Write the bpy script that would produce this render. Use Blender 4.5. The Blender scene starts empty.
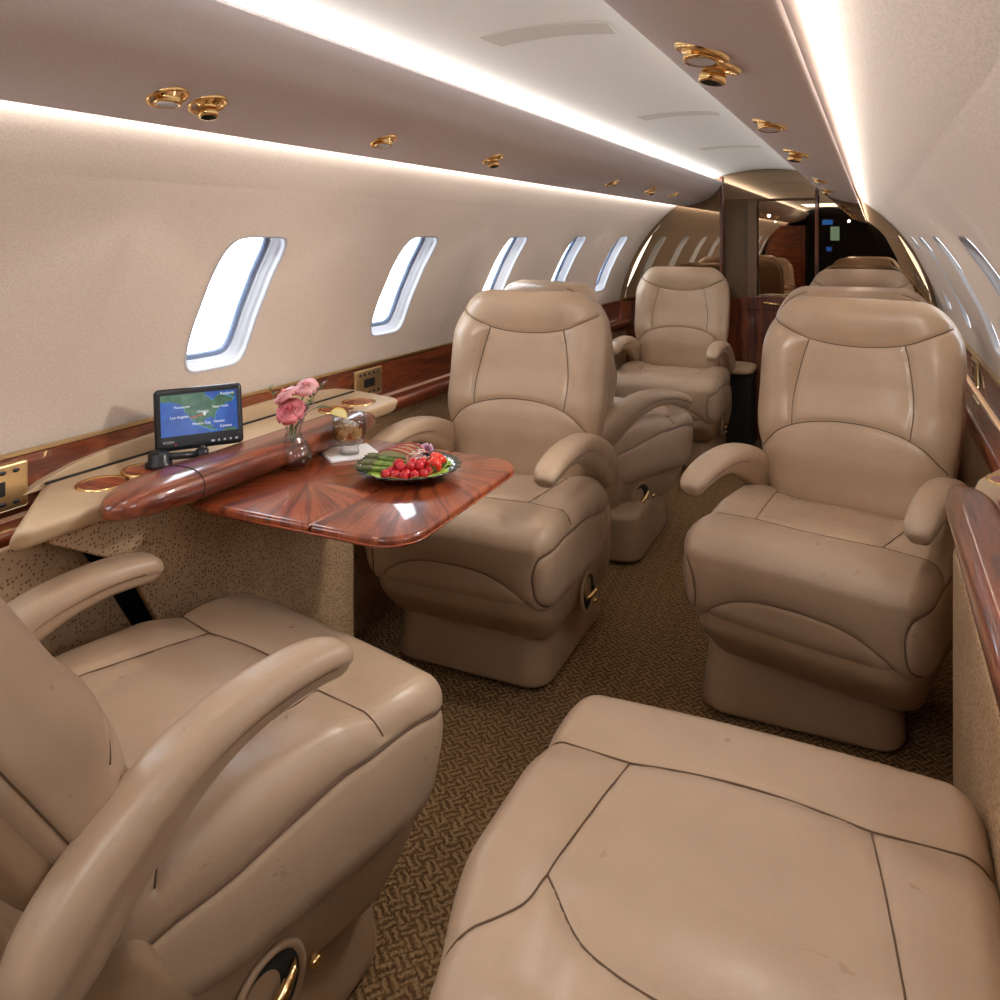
import bpy, bmesh, math, random
import numpy as np
from mathutils import Vector, Matrix, Euler
random.seed(7); np.random.seed(7)
SC = bpy.context.scene
COL = SC.collection
PI = math.pi
R_ = math.radians

# ---------------------------------------------------------------- materials
def srgb(r, g, b):
    f = lambda c: (c/255/12.92) if c/255 <= .04045 else ((c/255+.055)/1.055)**2.4
    return (f(r), f(g), f(b), 1)

class NT:
    def __init__(s, name):
        s.m = bpy.data.materials.new(name); s.m.use_nodes = True
        s.t = s.m.node_tree; s.n = s.t.nodes; s.l = s.t.links
        s.b = s.n['Principled BSDF']
    def add(s, typ, **kw):
        n = s.n.new(typ)
        for k, v in kw.items():
            if k.startswith('i_'):
                key = k[2:]
                n.inputs[int(key) if key.isdigit() else key.replace('_', ' ')].default_value = v
            else: setattr(n, k, v)
        return n
    def link(s, a, ai, b, bi): s.l.new(a.outputs[ai], b.inputs[bi])
    def P(s, **kw):
        for k, v in kw.items(): s.b.inputs[k.replace('_', ' ')].default_value = v
    def coord(s, scale=(1, 1, 1), rot=(0, 0, 0), out='Object'):
        tc = s.add('ShaderNodeTexCoord'); mp = s.add('ShaderNodeMapping')
        mp.inputs['Scale'].default_value = scale; mp.inputs['Rotation'].default_value = rot
        s.link(tc, out, mp, 'Vector'); return mp
    def ramp(s, stops, interp='LINEAR'):
        r = s.add('ShaderNodeValToRGB'); cr = r.color_ramp; cr.interpolation = interp
        while len(cr.elements) > 1: cr.elements.remove(cr.elements[0])
        cr.elements[0].position = stops[0][0]; cr.elements[0].color = stops[0][1]
        for p, c in stops[1:]:
            e = cr.elements.new(p); e.color = c
        return r
    def bump(s, src, si, strength, dist, prev=None):
        b = s.add('ShaderNodeBump'); b.inputs['Strength'].default_value = strength; b.inputs['Distance'].default_value = dist
        s.link(src, si, b, 'Height')
        if prev: s.link(prev, 0, b, 'Normal')
        s.link(b, 0, s.b, 'Normal'); return b

def simple(name, col, rough=.5, metal=0, **kw):
    m = NT(name); m.P(Base_Color=col, Roughness=rough, Metallic=metal, **kw); return m.m

def leather(name, c1, c2, rough=.4):
    m = NT(name)
    mp = m.coord((1, 1, 1))
    n1 = m.add('ShaderNodeTexNoise', i_Scale=6.0, i_Detail=3.0); m.link(mp, 0, n1, 'Vector')
    rp = m.ramp([(.35, c1), (.68, c2)]); m.link(n1, 'Fac', rp, 0); m.link(rp, 0, m.b, 'Base Color')
    v = m.add('ShaderNodeTexVoronoi', i_Scale=420.0); m.link(mp, 0, v, 'Vector')
    n2 = m.add('ShaderNodeTexNoise', i_Scale=16.0, i_Detail=4.0, i_Distortion=1.2); m.link(mp, 0, n2, 'Vector')
    n3 = m.add('ShaderNodeTexNoise', i_Scale=55.0, i_Detail=5.0, i_Roughness=.65, i_Distortion=.8); m.link(mp, 0, n3, 'Vector')
    b0 = m.bump(n2, 'Fac', .16, .006); b1 = m.bump(n3, 'Fac', .12, .0022, b0)
    m.bump(v, 'Distance', .10, .0012, b1)
    r2 = m.ramp([(.3, (rough-.06,)*3+(1,)), (.7, (rough+.1,)*3+(1,))]); m.link(n2, 'Fac', r2, 0); m.link(r2, 0, m.b, 'Roughness')
    m.b.inputs['Specular IOR Level'].default_value = .5
    return m.m

M = {}
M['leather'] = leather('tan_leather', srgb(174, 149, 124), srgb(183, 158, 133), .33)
M['leather_shaded'] = leather('shaded_shell_leather', srgb(152, 125, 98), srgb(161, 134, 106), .42)  # tan leather darkened, shade of the seat undersides put into the colour
M['seam'] = simple('seam_thread', srgb(98, 72, 50), .6)
M['piping'] = simple('piping_leather', srgb(150, 120, 92), .4)

def wallcloth():
    m = NT('wall_cloth'); mp = m.coord((1, 1, 1))
    n = m.add('ShaderNodeTexNoise', i_Scale=420.0, i_Detail=2.0); m.link(mp, 0, n, 'Vector')
    v = m.add('ShaderNodeTexVoronoi', i_Scale=330.0); m.link(mp, 0, v, 'Vector')
    rp = m.ramp([(.1, srgb(194, 178, 164)), (.6, srgb(214, 198, 183))]); m.link(v, 'Distance', rp, 0)
    m.link(rp, 0, m.b, 'Base Color'); m.P(Roughness=.85)
    m.bump(n, 'Fac', .14, .001); return m.m
M['wall'] = wallcloth()
def suede(name, a, b):
    m = NT(name); mp = m.coord()
    n = m.add('ShaderNodeTexNoise', i_Scale=320.0, i_Detail=2.0); m.link(mp, 0, n, 'Vector')
    rp = m.ramp([(.3, a), (.7, b)]); m.link(n, 'Fac', rp, 0); m.link(rp, 0, m.b, 'Base Color'); m.P(Roughness=.7)
    m.bump(n, 'Fac', .25, .001); return m.m
M['soffit'] = suede('soffit_suede', srgb(218, 211, 212), srgb(228, 221, 222))
M['ceiling'] = suede('ceiling_suede', srgb(192, 187, 181), srgb(200, 195, 189))
M['vent'] = suede('vent_suede', srgb(168, 160, 150), srgb(178, 170, 160))

def carpet():
    m = NT('carpet_weave'); mp = m.coord((1, 1, 1), (0, 0, R_(40)))
    w1 = m.add('ShaderNodeTexWave', wave_type='BANDS', bands_direction='X', i_Scale=21.0, i_Distortion=3.0, i_Detail=1.0)
    w2 = m.add('ShaderNodeTexWave', wave_type='BANDS', bands_direction='Y', i_Scale=21.0, i_Distortion=3.0, i_Detail=1.0)
    w1.inputs['Detail Scale'].default_value = 3; w2.inputs['Detail Scale'].default_value = 3
    m.link(mp, 0, w1, 'Vector'); m.link(mp, 0, w2, 'Vector')
    ck = m.add('ShaderNodeTexChecker', i_Scale=34.0); m.link(mp, 0, ck, 'Vector')
    mx = m.add('ShaderNodeMix', data_type='FLOAT'); m.link(ck, 'Fac', mx, 0); m.link(w1, 'Fac', mx, 2); m.link(w2, 'Fac', mx, 3)
    n = m.add('ShaderNodeTexNoise', i_Scale=190.0, i_Detail=3.0); m.link(mp, 0, n, 'Vector')
    ad = m.add('ShaderNodeMath', operation='MULTIPLY_ADD'); ad.inputs[1].default_value = .45
    m.link(mx, 0, ad, 0); m.link(n, 'Fac', ad, 2)
    rp = m.ramp([(.4, srgb(88, 63, 40)), (.7, srgb(132, 102, 68)), (.95, srgb(164, 133, 94))]); m.link(ad, 0, rp, 0)
    m.link(rp, 0, m.b, 'Base Color'); m.P(Roughness=.95); m.b.inputs['Specular IOR Level'].default_value = .15
    m.bump(ad, 0, 1.0, .008); return m.m
M['carpet'] = carpet()

def ostrich():
    m = NT('quilled_leather'); mp = m.coord()
    v = m.add('ShaderNodeTexVoronoi', i_Scale=120.0, i_Randomness=.6); m.link(mp, 0, v, 'Vector')
    n = m.add('ShaderNodeTexNoise', i_Scale=9.0, i_Detail=3.0); m.link(mp, 0, n, 'Vector')
    base = m.ramp([(.3, srgb(168, 138, 104)), (.7, srgb(184, 155, 120))]); m.link(n, 'Fac', base, 0)
    dot = m.ramp([(.22, (1, 1, 1, 1)), (.34, (0, 0, 0, 1))]); m.link(v, 'Distance', dot, 0)
    mx = m.add('ShaderNodeMix', data_type='RGBA'); m.link(dot, 0, mx, 0); m.link(base, 0, mx, 6)
    mx.inputs[7].default_value = srgb(112, 76, 46)
    m.link(mx, 2, m.b, 'Base Color'); m.P(Roughness=.62); m.bump(dot, 0, .5, .002); return m.m
M['ostrich'] = ostrich()

def wood(name, axis='Y', fan=None, dark=1.0):
    m = NT(name)
    stops = [(.25, srgb(50*dark, 18*dark, 11*dark)), (.45, srgb(98*dark, 41*dark, 23*dark)), (.6, srgb(140*dark, 70*dark, 38*dark)), (.8, srgb(76*dark, 29*dark, 17*dark))]
    if fan is None:
        sc = {'Y': (16, 1.6, 16), 'X': (1.6, 16, 16), 'Z': (16, 16, 1.6)}[axis]
        mp = m.coord(sc); vec = (mp, 0)
    else:
        tc = m.add('ShaderNodeTexCoord'); sx = m.add('ShaderNodeSeparateXYZ'); m.link(tc, 'Object', sx, 0)
        a = m.add('ShaderNodeMath', operation='SUBTRACT'); m.link(sx, 0, a, 0); a.inputs[1].default_value = fan[0]
        b = m.add('ShaderNodeMath', operation='SUBTRACT'); m.link(sx, 1, b, 0); b.inputs[1].default_value = fan[1]
        at = m.add('ShaderNodeMath', operation='ARCTAN2'); m.link(b, 0, at, 0); m.link(a, 0, at, 1)
        a2 = m.add('ShaderNodeMath', operation='MULTIPLY'); m.link(a, 0, a2, 0); m.link(a, 0, a2, 1)
        b2 = m.add('ShaderNodeMath', operation='MULTIPLY_ADD'); m.link(b, 0, b2, 0); m.link(b, 0, b2, 1); m.link(a2, 0, b2, 2)
        rr = m.add('ShaderNodeMath', operation='SQRT'); m.link(b2, 0, rr, 0)
        s1 = m.add('ShaderNodeMath', operation='MULTIPLY'); m.link(at, 0, s1, 0); s1.inputs[1].default_value = 5.0
        s2 = m.add('ShaderNodeMath', operation='MULTIPLY'); m.link(rr, 0, s2, 0); s2.inputs[1].default_value = 1.6
        cb = m.add('ShaderNodeCombineXYZ'); m.link(s1, 0, cb, 0); m.link(s2, 0, cb, 1); vec = (cb, 0)
    n = m.add('ShaderNodeTexNoise', i_Scale=2.2, i_Detail=6.0, i_Roughness=.6, i_Distortion=.7); m.link(vec[0], vec[1], n, 'Vector')
    n2 = m.add('ShaderNodeTexNoise', i_Scale=9.0, i_Detail=3.0, i_Roughness=.7); m.link(vec[0], vec[1], n2, 'Vector')
    ad = m.add('ShaderNodeMath', operation='MULTIPLY_ADD'); ad.inputs[1].default_value = .35
    m.link(n2, 'Fac', ad, 0); m.link(n, 'Fac', ad, 2)
    sb = m.add('ShaderNodeMath', operation='SUBTRACT'); m.link(ad, 0, sb, 0); sb.inputs[1].default_value = .17
    rp = m.ramp(stops); m.link(sb, 0, rp, 0); m.link(rp, 0, m.b, 'Base Color')
    m.P(Roughness=.32); m.b.inputs['Coat Weight'].default_value = .8; m.b.inputs['Coat Roughness'].default_value = .05
    return m.m
M['wood'] = wood('rosewood_lengthwise', 'Y')
M['wood_z'] = wood('rosewood_upright', 'Z', dark=.9)
M['wood_x'] = wood('rosewood_cross', 'X')
M['wood_fan'] = wood('rosewood_sunburst', fan=(-.60, 1.47), dark=1.12)
M['wood_fan2'] = wood('rosewood_sunburst_leaf', fan=(-.42, 1.10), dark=1.12)
M['wood_light'] = wood('inlay_veneer', 'X', dark=1.35)
M['gold'] = simple('polished_gold', (.90, .62, .28, 1), .16, 1)
M['gold_satin'] = simple('satin_gold', (.72, .52, .26, 1), .35, 1)
M['black'] = simple('black_plastic', (.012, .013, .017, 1), .3)
M['dark'] = simple('near_black_matte', (.012, .012, .01, 1), .9)  # near-black matte, also stands in for shade behind the console gap
M['lens'] = simple('lamp_lens', (.8, .82, .85, 1), .15)
M['mirror'] = simple('bronze_mirror', (.34, .25, .165, 1), .008, 1)
M['brownpanel'] = simple('brown_door_panel', srgb(112, 84, 58), .45)
M['ledge'] = leather('ledge_vinyl', srgb(186, 160, 128), srgb(192, 166, 134), .42)
M['reveal'] = simple('window_reveal_white', srgb(190, 192, 198), .35)
M['gasket'] = simple('blue_grey_gasket', srgb(128, 146, 176), .3)
M['gapline'] = simple('dark_gap_line', (.01, .008, .006, 1), .7)  # near-black for joints, slots and gap lines

def thin_glass(name, tint=(.95, .97, 1, 1), rough=0, refl=.06):
    m = NT(name); m.n.remove(m.b)
    out = m.n['Material Output']
    tr = m.add('ShaderNodeBsdfTransparent'); tr.inputs[0].default_value = tint
    gl = m.add('ShaderNodeBsdfGlossy', i_Roughness=rough)
    fr = m.add('ShaderNodeFresnel', i_IOR=1.45)
    mx = m.add('ShaderNodeMixShader'); m.link(fr, 0, mx, 0); m.link(tr, 0, mx, 1); m.link(gl, 0, mx, 2); m.link(mx, 0, out, 0)
    return m.m
M['pane'] = thin_glass('window_pane_acrylic')
def clear(name, face, edge, rough=.0, solid=None, amt=0):
    m = NT(name); m.n.remove(m.b); out = m.n['Material Output']
    lw = m.add('ShaderNodeLayerWeight', i_Blend=.5); cr = m.ramp([(.25, face), (.95, edge)]); m.link(lw, 'Facing', cr, 0)
    tr = m.add('ShaderNodeBsdfTransparent'); m.link(cr, 0, tr, 0)
    gl = m.add('ShaderNodeBsdfGlossy', i_Roughness=.03); pw = m.add('ShaderNodeMath', operation='POWER'); pw.inputs[1].default_value = 3.5; m.link(lw, 'Facing', pw, 0)
    fr = m.add('ShaderNodeMath', operation='MULTIPLY_ADD'); fr.inputs[1].default_value = .7; fr.inputs[2].default_value = .05; m.link(pw, 0, fr, 0)
    mx = m.add('ShaderNodeMixShader'); m.link(fr, 0, mx, 0)
    if solid:
        df = m.add('ShaderNodeBsdfDiffuse'); df.inputs[0].default_value = solid
        m2 = m.add('ShaderNodeMixShader'); m2.inputs[0].default_value = amt; m.link(tr, 0, m2, 1); m.link(df, 0, m2, 2); m.link(m2, 0, mx, 1)
    else: m.link(tr, 0, mx, 1)
    m.link(gl, 0, mx, 2); m.link(mx, 0, out, 0); return m.m
M['glass'] = clear('clear_glass', (.98, .985, .985, 1), (.72, .74, .76, 1))
M['water'] = clear('vase_water', (.98, .985, .985, 1), (.85, .87, .87, 1))
M['drink'] = clear('iced_drink', (.92, .74, .48, 1), (.70, .46, .22, 1))
M['ice'] = clear('ice', (.96, .96, .96, 1), (.70, .68, .66, 1), solid=(.9, .88, .85, 1), amt=.30)

# ---------------------------------------------------------------- mesh helpers
def tag(o, label=None, cat=None, group=None, kind=None):
    if label: o['label'] = label
    if cat: o['category'] = cat
    if group: o['group'] = group
    if kind: o['kind'] = kind
    return o
def mk(name, V, F, mats, parent=None, smooth=True, fm=None, loc=None):
    me = bpy.data.meshes.new(name)
    me.from_pydata([tuple(map(float, v)) for v in V], [], [tuple(map(int, f)) for f in F])
    if not isinstance(mats, (list, tuple)): mats = [mats]
    for m in mats: me.materials.append(m)
    if fm is not None: me.polygons.foreach_set('material_index', np.asarray(fm, dtype=np.int32))
    if smooth: me.polygons.foreach_set('use_smooth', np.ones(len(me.polygons), dtype=bool))
    me.update()
    o = bpy.data.objects.new(name, me); COL.objects.link(o)
    if parent: o.parent = parent
    if loc: o.location = loc
    return o
def empty(name, loc=(0, 0, 0), rz=0):
    o = bpy.data.objects.new(name, None); COL.objects.link(o); o.location = loc; o.rotation_euler = (0, 0, rz)
    o.empty_display_size = .05
    return o
def copy_tree(o, parent=None):
    c = o.copy(); COL.objects.link(c)
    if parent: c.parent = parent
    for ch in list(o.children): copy_tree(ch, c)
    return c
class MB:
    def __init__(s): s.V = []; s.F = []; s.M = []
    def add(s, V, F, mi=0):
        k = len(s.V); s.V += [tuple(v) for v in V]; s.F += [tuple(i+k for i in f) for f in F]; s.M += [mi]*len(F); return s
    def build(s, name, mats, parent=None, smooth=True, loc=None): return mk(name, s.V, s.F, mats, parent, smooth, s.M, loc)
def axis_pts(h, r, n):
    k = max(4, int(n*.28)); a = h - r
    edge = [a + r*math.tan(t*PI/4/k) for t in range(k+1)]
    mid = list(np.linspace(-a, a, max(2, n-2*k)+1)) if a > 1e-6 else [0.0]
    return [-e for e in edge[::-1]] + mid[1:-1] + edge if a > 1e-6 else [-e for e in edge[::-1]] + edge[1:]
def rbox(h, r, n):
    """rounded box with per-axis radii; returns numpy V and list F"""
    if not isinstance(r, (tuple, list)): r = (r, r, r)
    if not isinstance(n, (tuple, list)): n = (n, n, n)
    r = [min(r[i], h[i]*.999) for i in range(3)]
    ax = [axis_pts(h[i], r[i], n[i]) for i in range(3)]
    idx = {}; V = []; F = []
    def vid(p):
        k = (round(p[0], 6), round(p[1], 6), round(p[2], 6))
        if k not in idx: idx[k] = len(V); V.append(p)
        return idx[k]
    for a in range(3):
        b, c = (a+1) % 3, (a+2) % 3
        for s in (-1, 1):
            g = []
            for pb in ax[b]:
                row = []
                for pc in ax[c]:
                    p = [0, 0, 0]; p[a] = s*h[a]; p[b] = pb; p[c] = pc; row.append(vid(p))
                g.append(row)
            for i in range(len(g)-1):
                for j in range(len(g[0])-1):
                    f = (g[i][j], g[i+1][j], g[i+1][j+1], g[i][j+1])
                    F.append(f if s > 0 else f[::-1])
    V = np.array(V, float); hh = np.array(h); rr = np.array(r)
    cl = np.clip(V, -(hh-rr), hh-rr); q = (V-cl)/rr
    L = np.linalg.norm(q, axis=1); L[L < 1e-9] = 1
    return cl + q/L[:, None]*rr, F
def box(c, h):
    V = [(c[0]+sx*h[0], c[1]+sy*h[1], c[2]+sz*h[2]) for sx in (-1, 1) for sy in (-1, 1) for sz in (-1, 1)]
    return V, [(0, 1, 3, 2), (4, 6, 7, 5), (0, 4, 5, 1), (2, 3, 7, 6), (0, 2, 6, 4), (1, 5, 7, 3)]
def bbox_round(c, h, r, n=8):
    V, F = rbox(h, r, n); return V+np.array(c), F
def lathe(prof, n=32, c=(0, 0, 0)):
    V = []; F = []
    for (r, z) in prof:
        for k in range(n): a = 2*PI*k/n; V.append((c[0]+r*math.cos(a), c[1]+r*math.sin(a), c[2]+z))
    for i in range(len(prof)-1):
        for k in range(n): a = i*n+k; b = i*n+(k+1) % n; F.append((a, b, b+n, a+n))
    return V, F
def frames(P):
    P = np.asarray(P, float); T = np.gradient(P, axis=0); T /= np.linalg.norm(T, axis=1)[:, None]+1e-12
    return P, T
def tube(P, r, n=8, closed=False, cap=True):
    P = np.asarray(P, float); m = len(P)
    if closed: T = np.roll(P, -1, 0)-np.roll(P, 1, 0)
    else: T = np.gradient(P, axis=0)
    T /= np.linalg.norm(T, axis=1)[:, None]+1e-12
    rs = r if hasattr(r, '__len__') else [r]*m
    up = np.array([0, 0, 1.0]) if abs(T[0][2]) < .9 else np.array([1.0, 0, 0])
    N = np.cross(T[0], up); N /= np.linalg.norm(N); V = []; F = []
    for i in range(m):
        N = N - T[i]*np.dot(N, T[i]); N /= np.linalg.norm(N)+1e-12; B = np.cross(T[i], N)
        for k in range(n):
            a = 2*PI*k/n; V.append(P[i]+rs[i]*(N*math.cos(a)+B*math.sin(a)))
    for i in range(m if closed else m-1):
        for k in range(n):
            a = i*n+k; b = i*n+(k+1) % n; a2 = ((i+1) % m)*n+k; b2 = ((i+1) % m)*n+(k+1) % n
            F.append((a, b, b2, a2))
    if cap and not closed:
        F.append(tuple(range(n))[::-1]); F.append(tuple(range((m-1)*n, m*n)))
    return V, F
def dens(P, step=.004, smooth=True):
    """Catmull-Rom through the points, evenly resampled"""
    P = np.asarray(P, float)
    if smooth and len(P) > 2:
        Q = []; E = np.vstack([2*P[0]-P[1], P, 2*P[-1]-P[-2]])
        for i in range(len(P)-1):
            p0, p1, p2, p3 = E[i:i+4]
            for t in np.linspace(0, 1, 24, endpoint=False):
                Q.append(.5*((2*p1)+(-p0+p2)*t+(2*p0-5*p1+4*p2-p3)*t*t+(-p0+3*p1-3*p2+p3)*t**3))
        Q.append(P[-1]); P = np.array(Q)
    d = np.r_[0, np.cumsum(np.linalg.norm(np.diff(P, axis=0), axis=1))]
    n = max(2, int(d[-1]/step)+1); s = np.linspace(0, d[-1], n)
    return np.c_[tuple(np.interp(s, d, P[:, k]) for k in range(P.shape[1]))]
def vnormals(V, F):
    N = np.zeros_like(V); F4 = np.array(F)
    n = np.cross(V[F4[:, 2]]-V[F4[:, 0]], V[F4[:, 3]]-V[F4[:, 1]])
    for k in range(4): np.add.at(N, F4[:, k], n)
    return N/(np.linalg.norm(N, axis=1)[:, None]+1e-12)
def prism(poly, z0, z1):
    n = len(poly); V = [(p[0], p[1], z0) for p in poly]+[(p[0], p[1], z1) for p in poly]
    F = [tuple(range(n))[::-1], tuple(range(n, 2*n))]+[(i, (i+1) % n, (i+1) % n+n, i+n) for i in range(n)]
    return V, F
def prism_x(poly, x0, x1):      # poly of (y,z) extruded along x
    n = len(poly); V = [(x0, p[0], p[1]) for p in poly]+[(x1, p[0], p[1]) for p in poly]
    F = [tuple(range(n))[::-1], tuple(range(n, 2*n))]+[(i, (i+1) % n, (i+1) % n+n, i+n) for i in range(n)]
    return V, F
def bevel(o, w=.004, seg=3, ang=35):
    m = o.modifiers.new('edge_round', 'BEVEL'); m.width = w; m.segments = seg; m.limit_method = 'ANGLE'; m.angle_limit = R_(ang)
    m.harden_normals = False
    return o
def roundpoly(pts, rads, seg=8):
    out = []; n = len(pts)
    for i in range(n):
        p = np.array(pts[i], float); a = np.array(pts[i-1], float); b = np.array(pts[(i+1) % n], float); r = rads[i]
        if r <= 0: out.append(tuple(p)); continue
        u = (a-p)/np.linalg.norm(a-p); v = (b-p)/np.linalg.norm(b-p)
        ang = math.acos(np.clip(np.dot(u, v), -1, 1)); d = r/math.tan(ang/2)
        c = p+(u+v)/np.linalg.norm(u+v)*r/math.sin(ang/2)
        s = p+u*d-c; e = p+v*d-c
        a0 = math.atan2(s[1], s[0]); a1 = math.atan2(e[1], e[0]); da = (a1-a0+PI) % (2*PI)-PI
        for k in range(seg+1):
            t = a0+da*k/seg; out.append((c[0]+r*math.cos(t), c[1]+r*math.sin(t)))
    return out

def padded(name, V, F, bx, seams, mats, parent, deform, groove=.0038, puff=.007, gw=.0055, pw=.035, tube_r=.0013, tubes=True):
    """a stuffed leather piece: seam polylines press a groove, the leather puffs between them"""
    V = np.asarray(V, float); N = vnormals(V, F)
    snapped = []; D = np.full(len(V), 9.0)
    for s in seams:
        q = dens(s, .004); bc, bh, br = [np.array(k, float) for k in bx]
        q = q-bc; cl = np.clip(q, -(bh-br), bh-br); e = (q-cl)/br; L = np.linalg.norm(e, axis=1); 
        e = e/np.maximum(L, 1e-6)[:, None]; sn = cl+e*br+bc; nn = e/br; nn /= np.linalg.norm(nn, axis=1)[:, None]+1e-9
        snapped.append((sn, nn))
        lo = sn.min(0)-.12; hi = sn.max(0)+.12
        near = np.where(((V > lo) & (V < hi)).all(1))[0]
        d = np.sqrt(((V[near][:, None, :]-sn[None])**2).sum(2)).min(1)
        D[near] = np.minimum(D[near], d)
    disp = -groove*np.exp(-(D/gw)**2)+puff*(1-np.exp(-D/pw))-puff
    W = deform(V+N*disp[:, None])
    mb = MB(); mb.add(W, F, 0)
    if tubes:
        for sn, nn in snapped:
            for _ in range(3): nn[1:-1] = (nn[:-2]+nn[1:-1]*2+nn[2:])/4
            P = deform(sn+nn*(-groove-puff+tube_r*1.75)); v, f = tube(P, tube_r, 6); mb.add(v, f, 1)
    return mb.build(name, mats, parent)

# ---------------------------------------------------------------- cabin seats (local frame: faces -Y)
def sm(a, b, x): t = np.clip((x-a)/(b-a), 0, 1); return t*t*(3-2*t)
def make_cushion(root):
    bx = ((0, -.10, .386), (.300, .302, .122), (.048, .068, .062)); V, F = rbox(bx[1], bx[2], (140, 140, 60)); V += np.array(bx[0])
    def dfm(P):
        P = P.copy(); x, y, z = P[:, 0].copy(), P[:, 1].copy(), P[:, 2].copy()
        top = sm(.40, .48, z)
        z += top*(.014*sm(.13, .22, np.abs(x))*sm(-.21, -.12, y) - .010*sm(-.28, -.40, y) + .006*np.cos(np.clip(x/.3, -1, 1)*PI/2))
        z -= top*.008*sm(-.2, -.05, y)*(1-sm(.12, .2, np.abs(x))); z -= top*.035*sm(.0, .2, y)
        lo = sm(.42, .27, z); y += lo*.022*sm(-.2, -.38, y)
        x *= 1-.03*lo; x *= 1-.075*sm(.02, .16, y); x *= 1-.03*sm(-.30, -.40, y)
        return np.c_[x, y, z]
    S = []
    for s in (-1, 1):
        S.append([(s*.305, -.225, .475), (s*.27, -.215, .503), (s*.155, -.205, .503)])
        S.append([(s*.155, -.205, .503), (s*.170, -.10, .503), (s*.186, .035, .503)])
        S.append([(s*.186, .035, .503), (s*.205, .08, .503), (s*.26, .12, .503), (s*.295, .14, .47)])
        S.append([(s*.30, .17, .385), (s*.30, .10, .405), (s*.30, .0, .425), (s*.30, -.18, .447), (s*.297, -.30, .452), (s*.272, -.385, .430), (s*.252, -.40, .38), (s*.262, -.398, .315), (s*.290, -.36, .270)])
    S.append([(-.155, -.205, .503), (-.08, -.216, .503), (0, -.221, .503), (.08, -.216, .503), (.155, -.205, .503)])
    S.append([(-.186, .035, .503), (-.12, .085, .503), (0, .105, .503), (.12, .085, .503), (.186, .035, .503)])
    S.append([(-.235, -.40, .27), (-.21, -.40, .318), (-.12, -.40, .362), (0, -.40, .373), (.12, -.40, .362), (.21, -.40, .318), (.235, -.40, .27)])
    return padded('seat_cushion', V, F, bx, S, [M['leather'], M['seam']], root, dfm)
def make_back(root):
    bx = ((0, 0, 0), (.275, .07, .32), (.105, .058, .115)); V, F = rbox(bx[1], bx[2], (130, 36, 150))
    def dfm(P):
        P = P.copy(); x, y, z = P[:, 0].copy(), P[:, 1].copy(), P[:, 2].copy(); t = (z+.32)/.64
        w = .86+.14*sm(.0, .5, t)-.10*sm(.72, 1.0, t); x *= w
        fr = sm(.03, -.03, y)
        y += fr*(.018*sm(.45, .62, t)*sm(.95, .7, t)*(1-sm(.12, .22, np.abs(x)))) - fr*.014*sm(.15, .3, t)*sm(.55, .35, t)
        y -= fr*.016*sm(.1, .24, np.abs(x))*sm(.2, .45, t)*sm(.9, .75, t)
        y -= fr*.012*sm(.8, .95, t)
        y += .03*sm(.6, 1.0, t)*(1-fr*.6)
        return np.c_[x, y, z+.32]
    S = []
    S.append([(-.268, -.03, .252), (-.24, -.07, .235), (-.13, -.07, .192), (0, -.07, .178), (.13, -.07, .192), (.24, -.07, .235), (.268, -.03, .252)])
    for s in (-1, 1):
        S.append([(s*.132, -.07, .190), (s*.150, -.07, .10), (s*.160, -.07, .02), (s*.158, -.07, -.062)])
        S.append([(s*.275, .03, -.24), (s*.275, .03, 0), (s*.275, .03, .17), (s*.25, .03, .27), (s*.17, .03, .32)])
    S.append([(-.275, -.04, -.135), (-.24, -.07, -.105), (-.158, -.07, -.062), (-.08, -.07, -.042), (0, -.07, -.036), (.08, -.07, -.042), (.158, -.07, -.062), (.24, -.07, -.105), (.275, -.04, -.135)])
    b = padded('backrest', V, F, bx, S, [M['leather'], M['seam']], root, dfm)
    V, F = rbox((.252, .04, .30), (.11, .035, .11), (24, 10, 28)); t = (V[:, 2]+.30)/.6
    V[:, 0] *= .88+.12*sm(0, .5, t)-.1*sm(.72, 1, t); V += np.array([0, .062, .315]); V[:, 1] += .03*sm(.6, 1.0, t)
    mk('back_shell', V, F, M['leather_shaded'], b)
    b.location = (0, .11, .435); return b
def make_shell(root):
    V, F = rbox((.266, .287, .09), (.065, .08, .035), (36, 50, 24)); V[:, 1] -= .080; V[:, 2] += .24
    x, y, z = V[:, 0].copy(), V[:, 1].copy(), V[:, 2].copy()
    up = sm(.22, .34, z); lo = sm(.27, .14, z)
    z += up*(.125*sm(.09, .18, y)*sm(.12, .22, np.abs(x)) - .012*np.exp(-((y-.05)/.04)**2))
    y += lo*.085*sm(-.1, -.38, y); y -= lo*.03*sm(.05, .2, y)
    x *= 1-.07*lo; x *= 1+.085*sm(.06, .15, y)
    return mk('lower_shell', np.c_[x, y, z], F, M['leather_shaded'], root)
def make_pedestal(root):
    V, F = rbox((.245, .265, .10), (.07, .08, .03), (30, 30, 14)); V[:, 1] += .015; V[:, 2] += .10
    x, y, z = V[:, 0].copy(), V[:, 1].copy(), V[:, 2].copy()
    k = sm(.20, .0, z); x *= .94+.06*k; y -= .02*k*sm(0, -.2, y)
    z = np.maximum(z, .001)
    return mk('pedestal', np.c_[x, y, z], F, M['leather_shaded'], root)
ARM = [(-.372, .650, .004, .006), (-.370, .652, .016, .022), (-.362, .657, .024, .030), (-.345, .665, .029, .036), (-.30, .677, .032, .040), (-.22, .686, .034, .043), (-.12, .682, .040, .044), (-.03, .660, .050, .044), (.06, .620, .060, .043), (.11, .590, .066, .043), (.15, .562, .066, .041), (.18, .540, .056, .037), (.198, .527, .036, .028), (.206, .520, .004, .006)]
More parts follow.
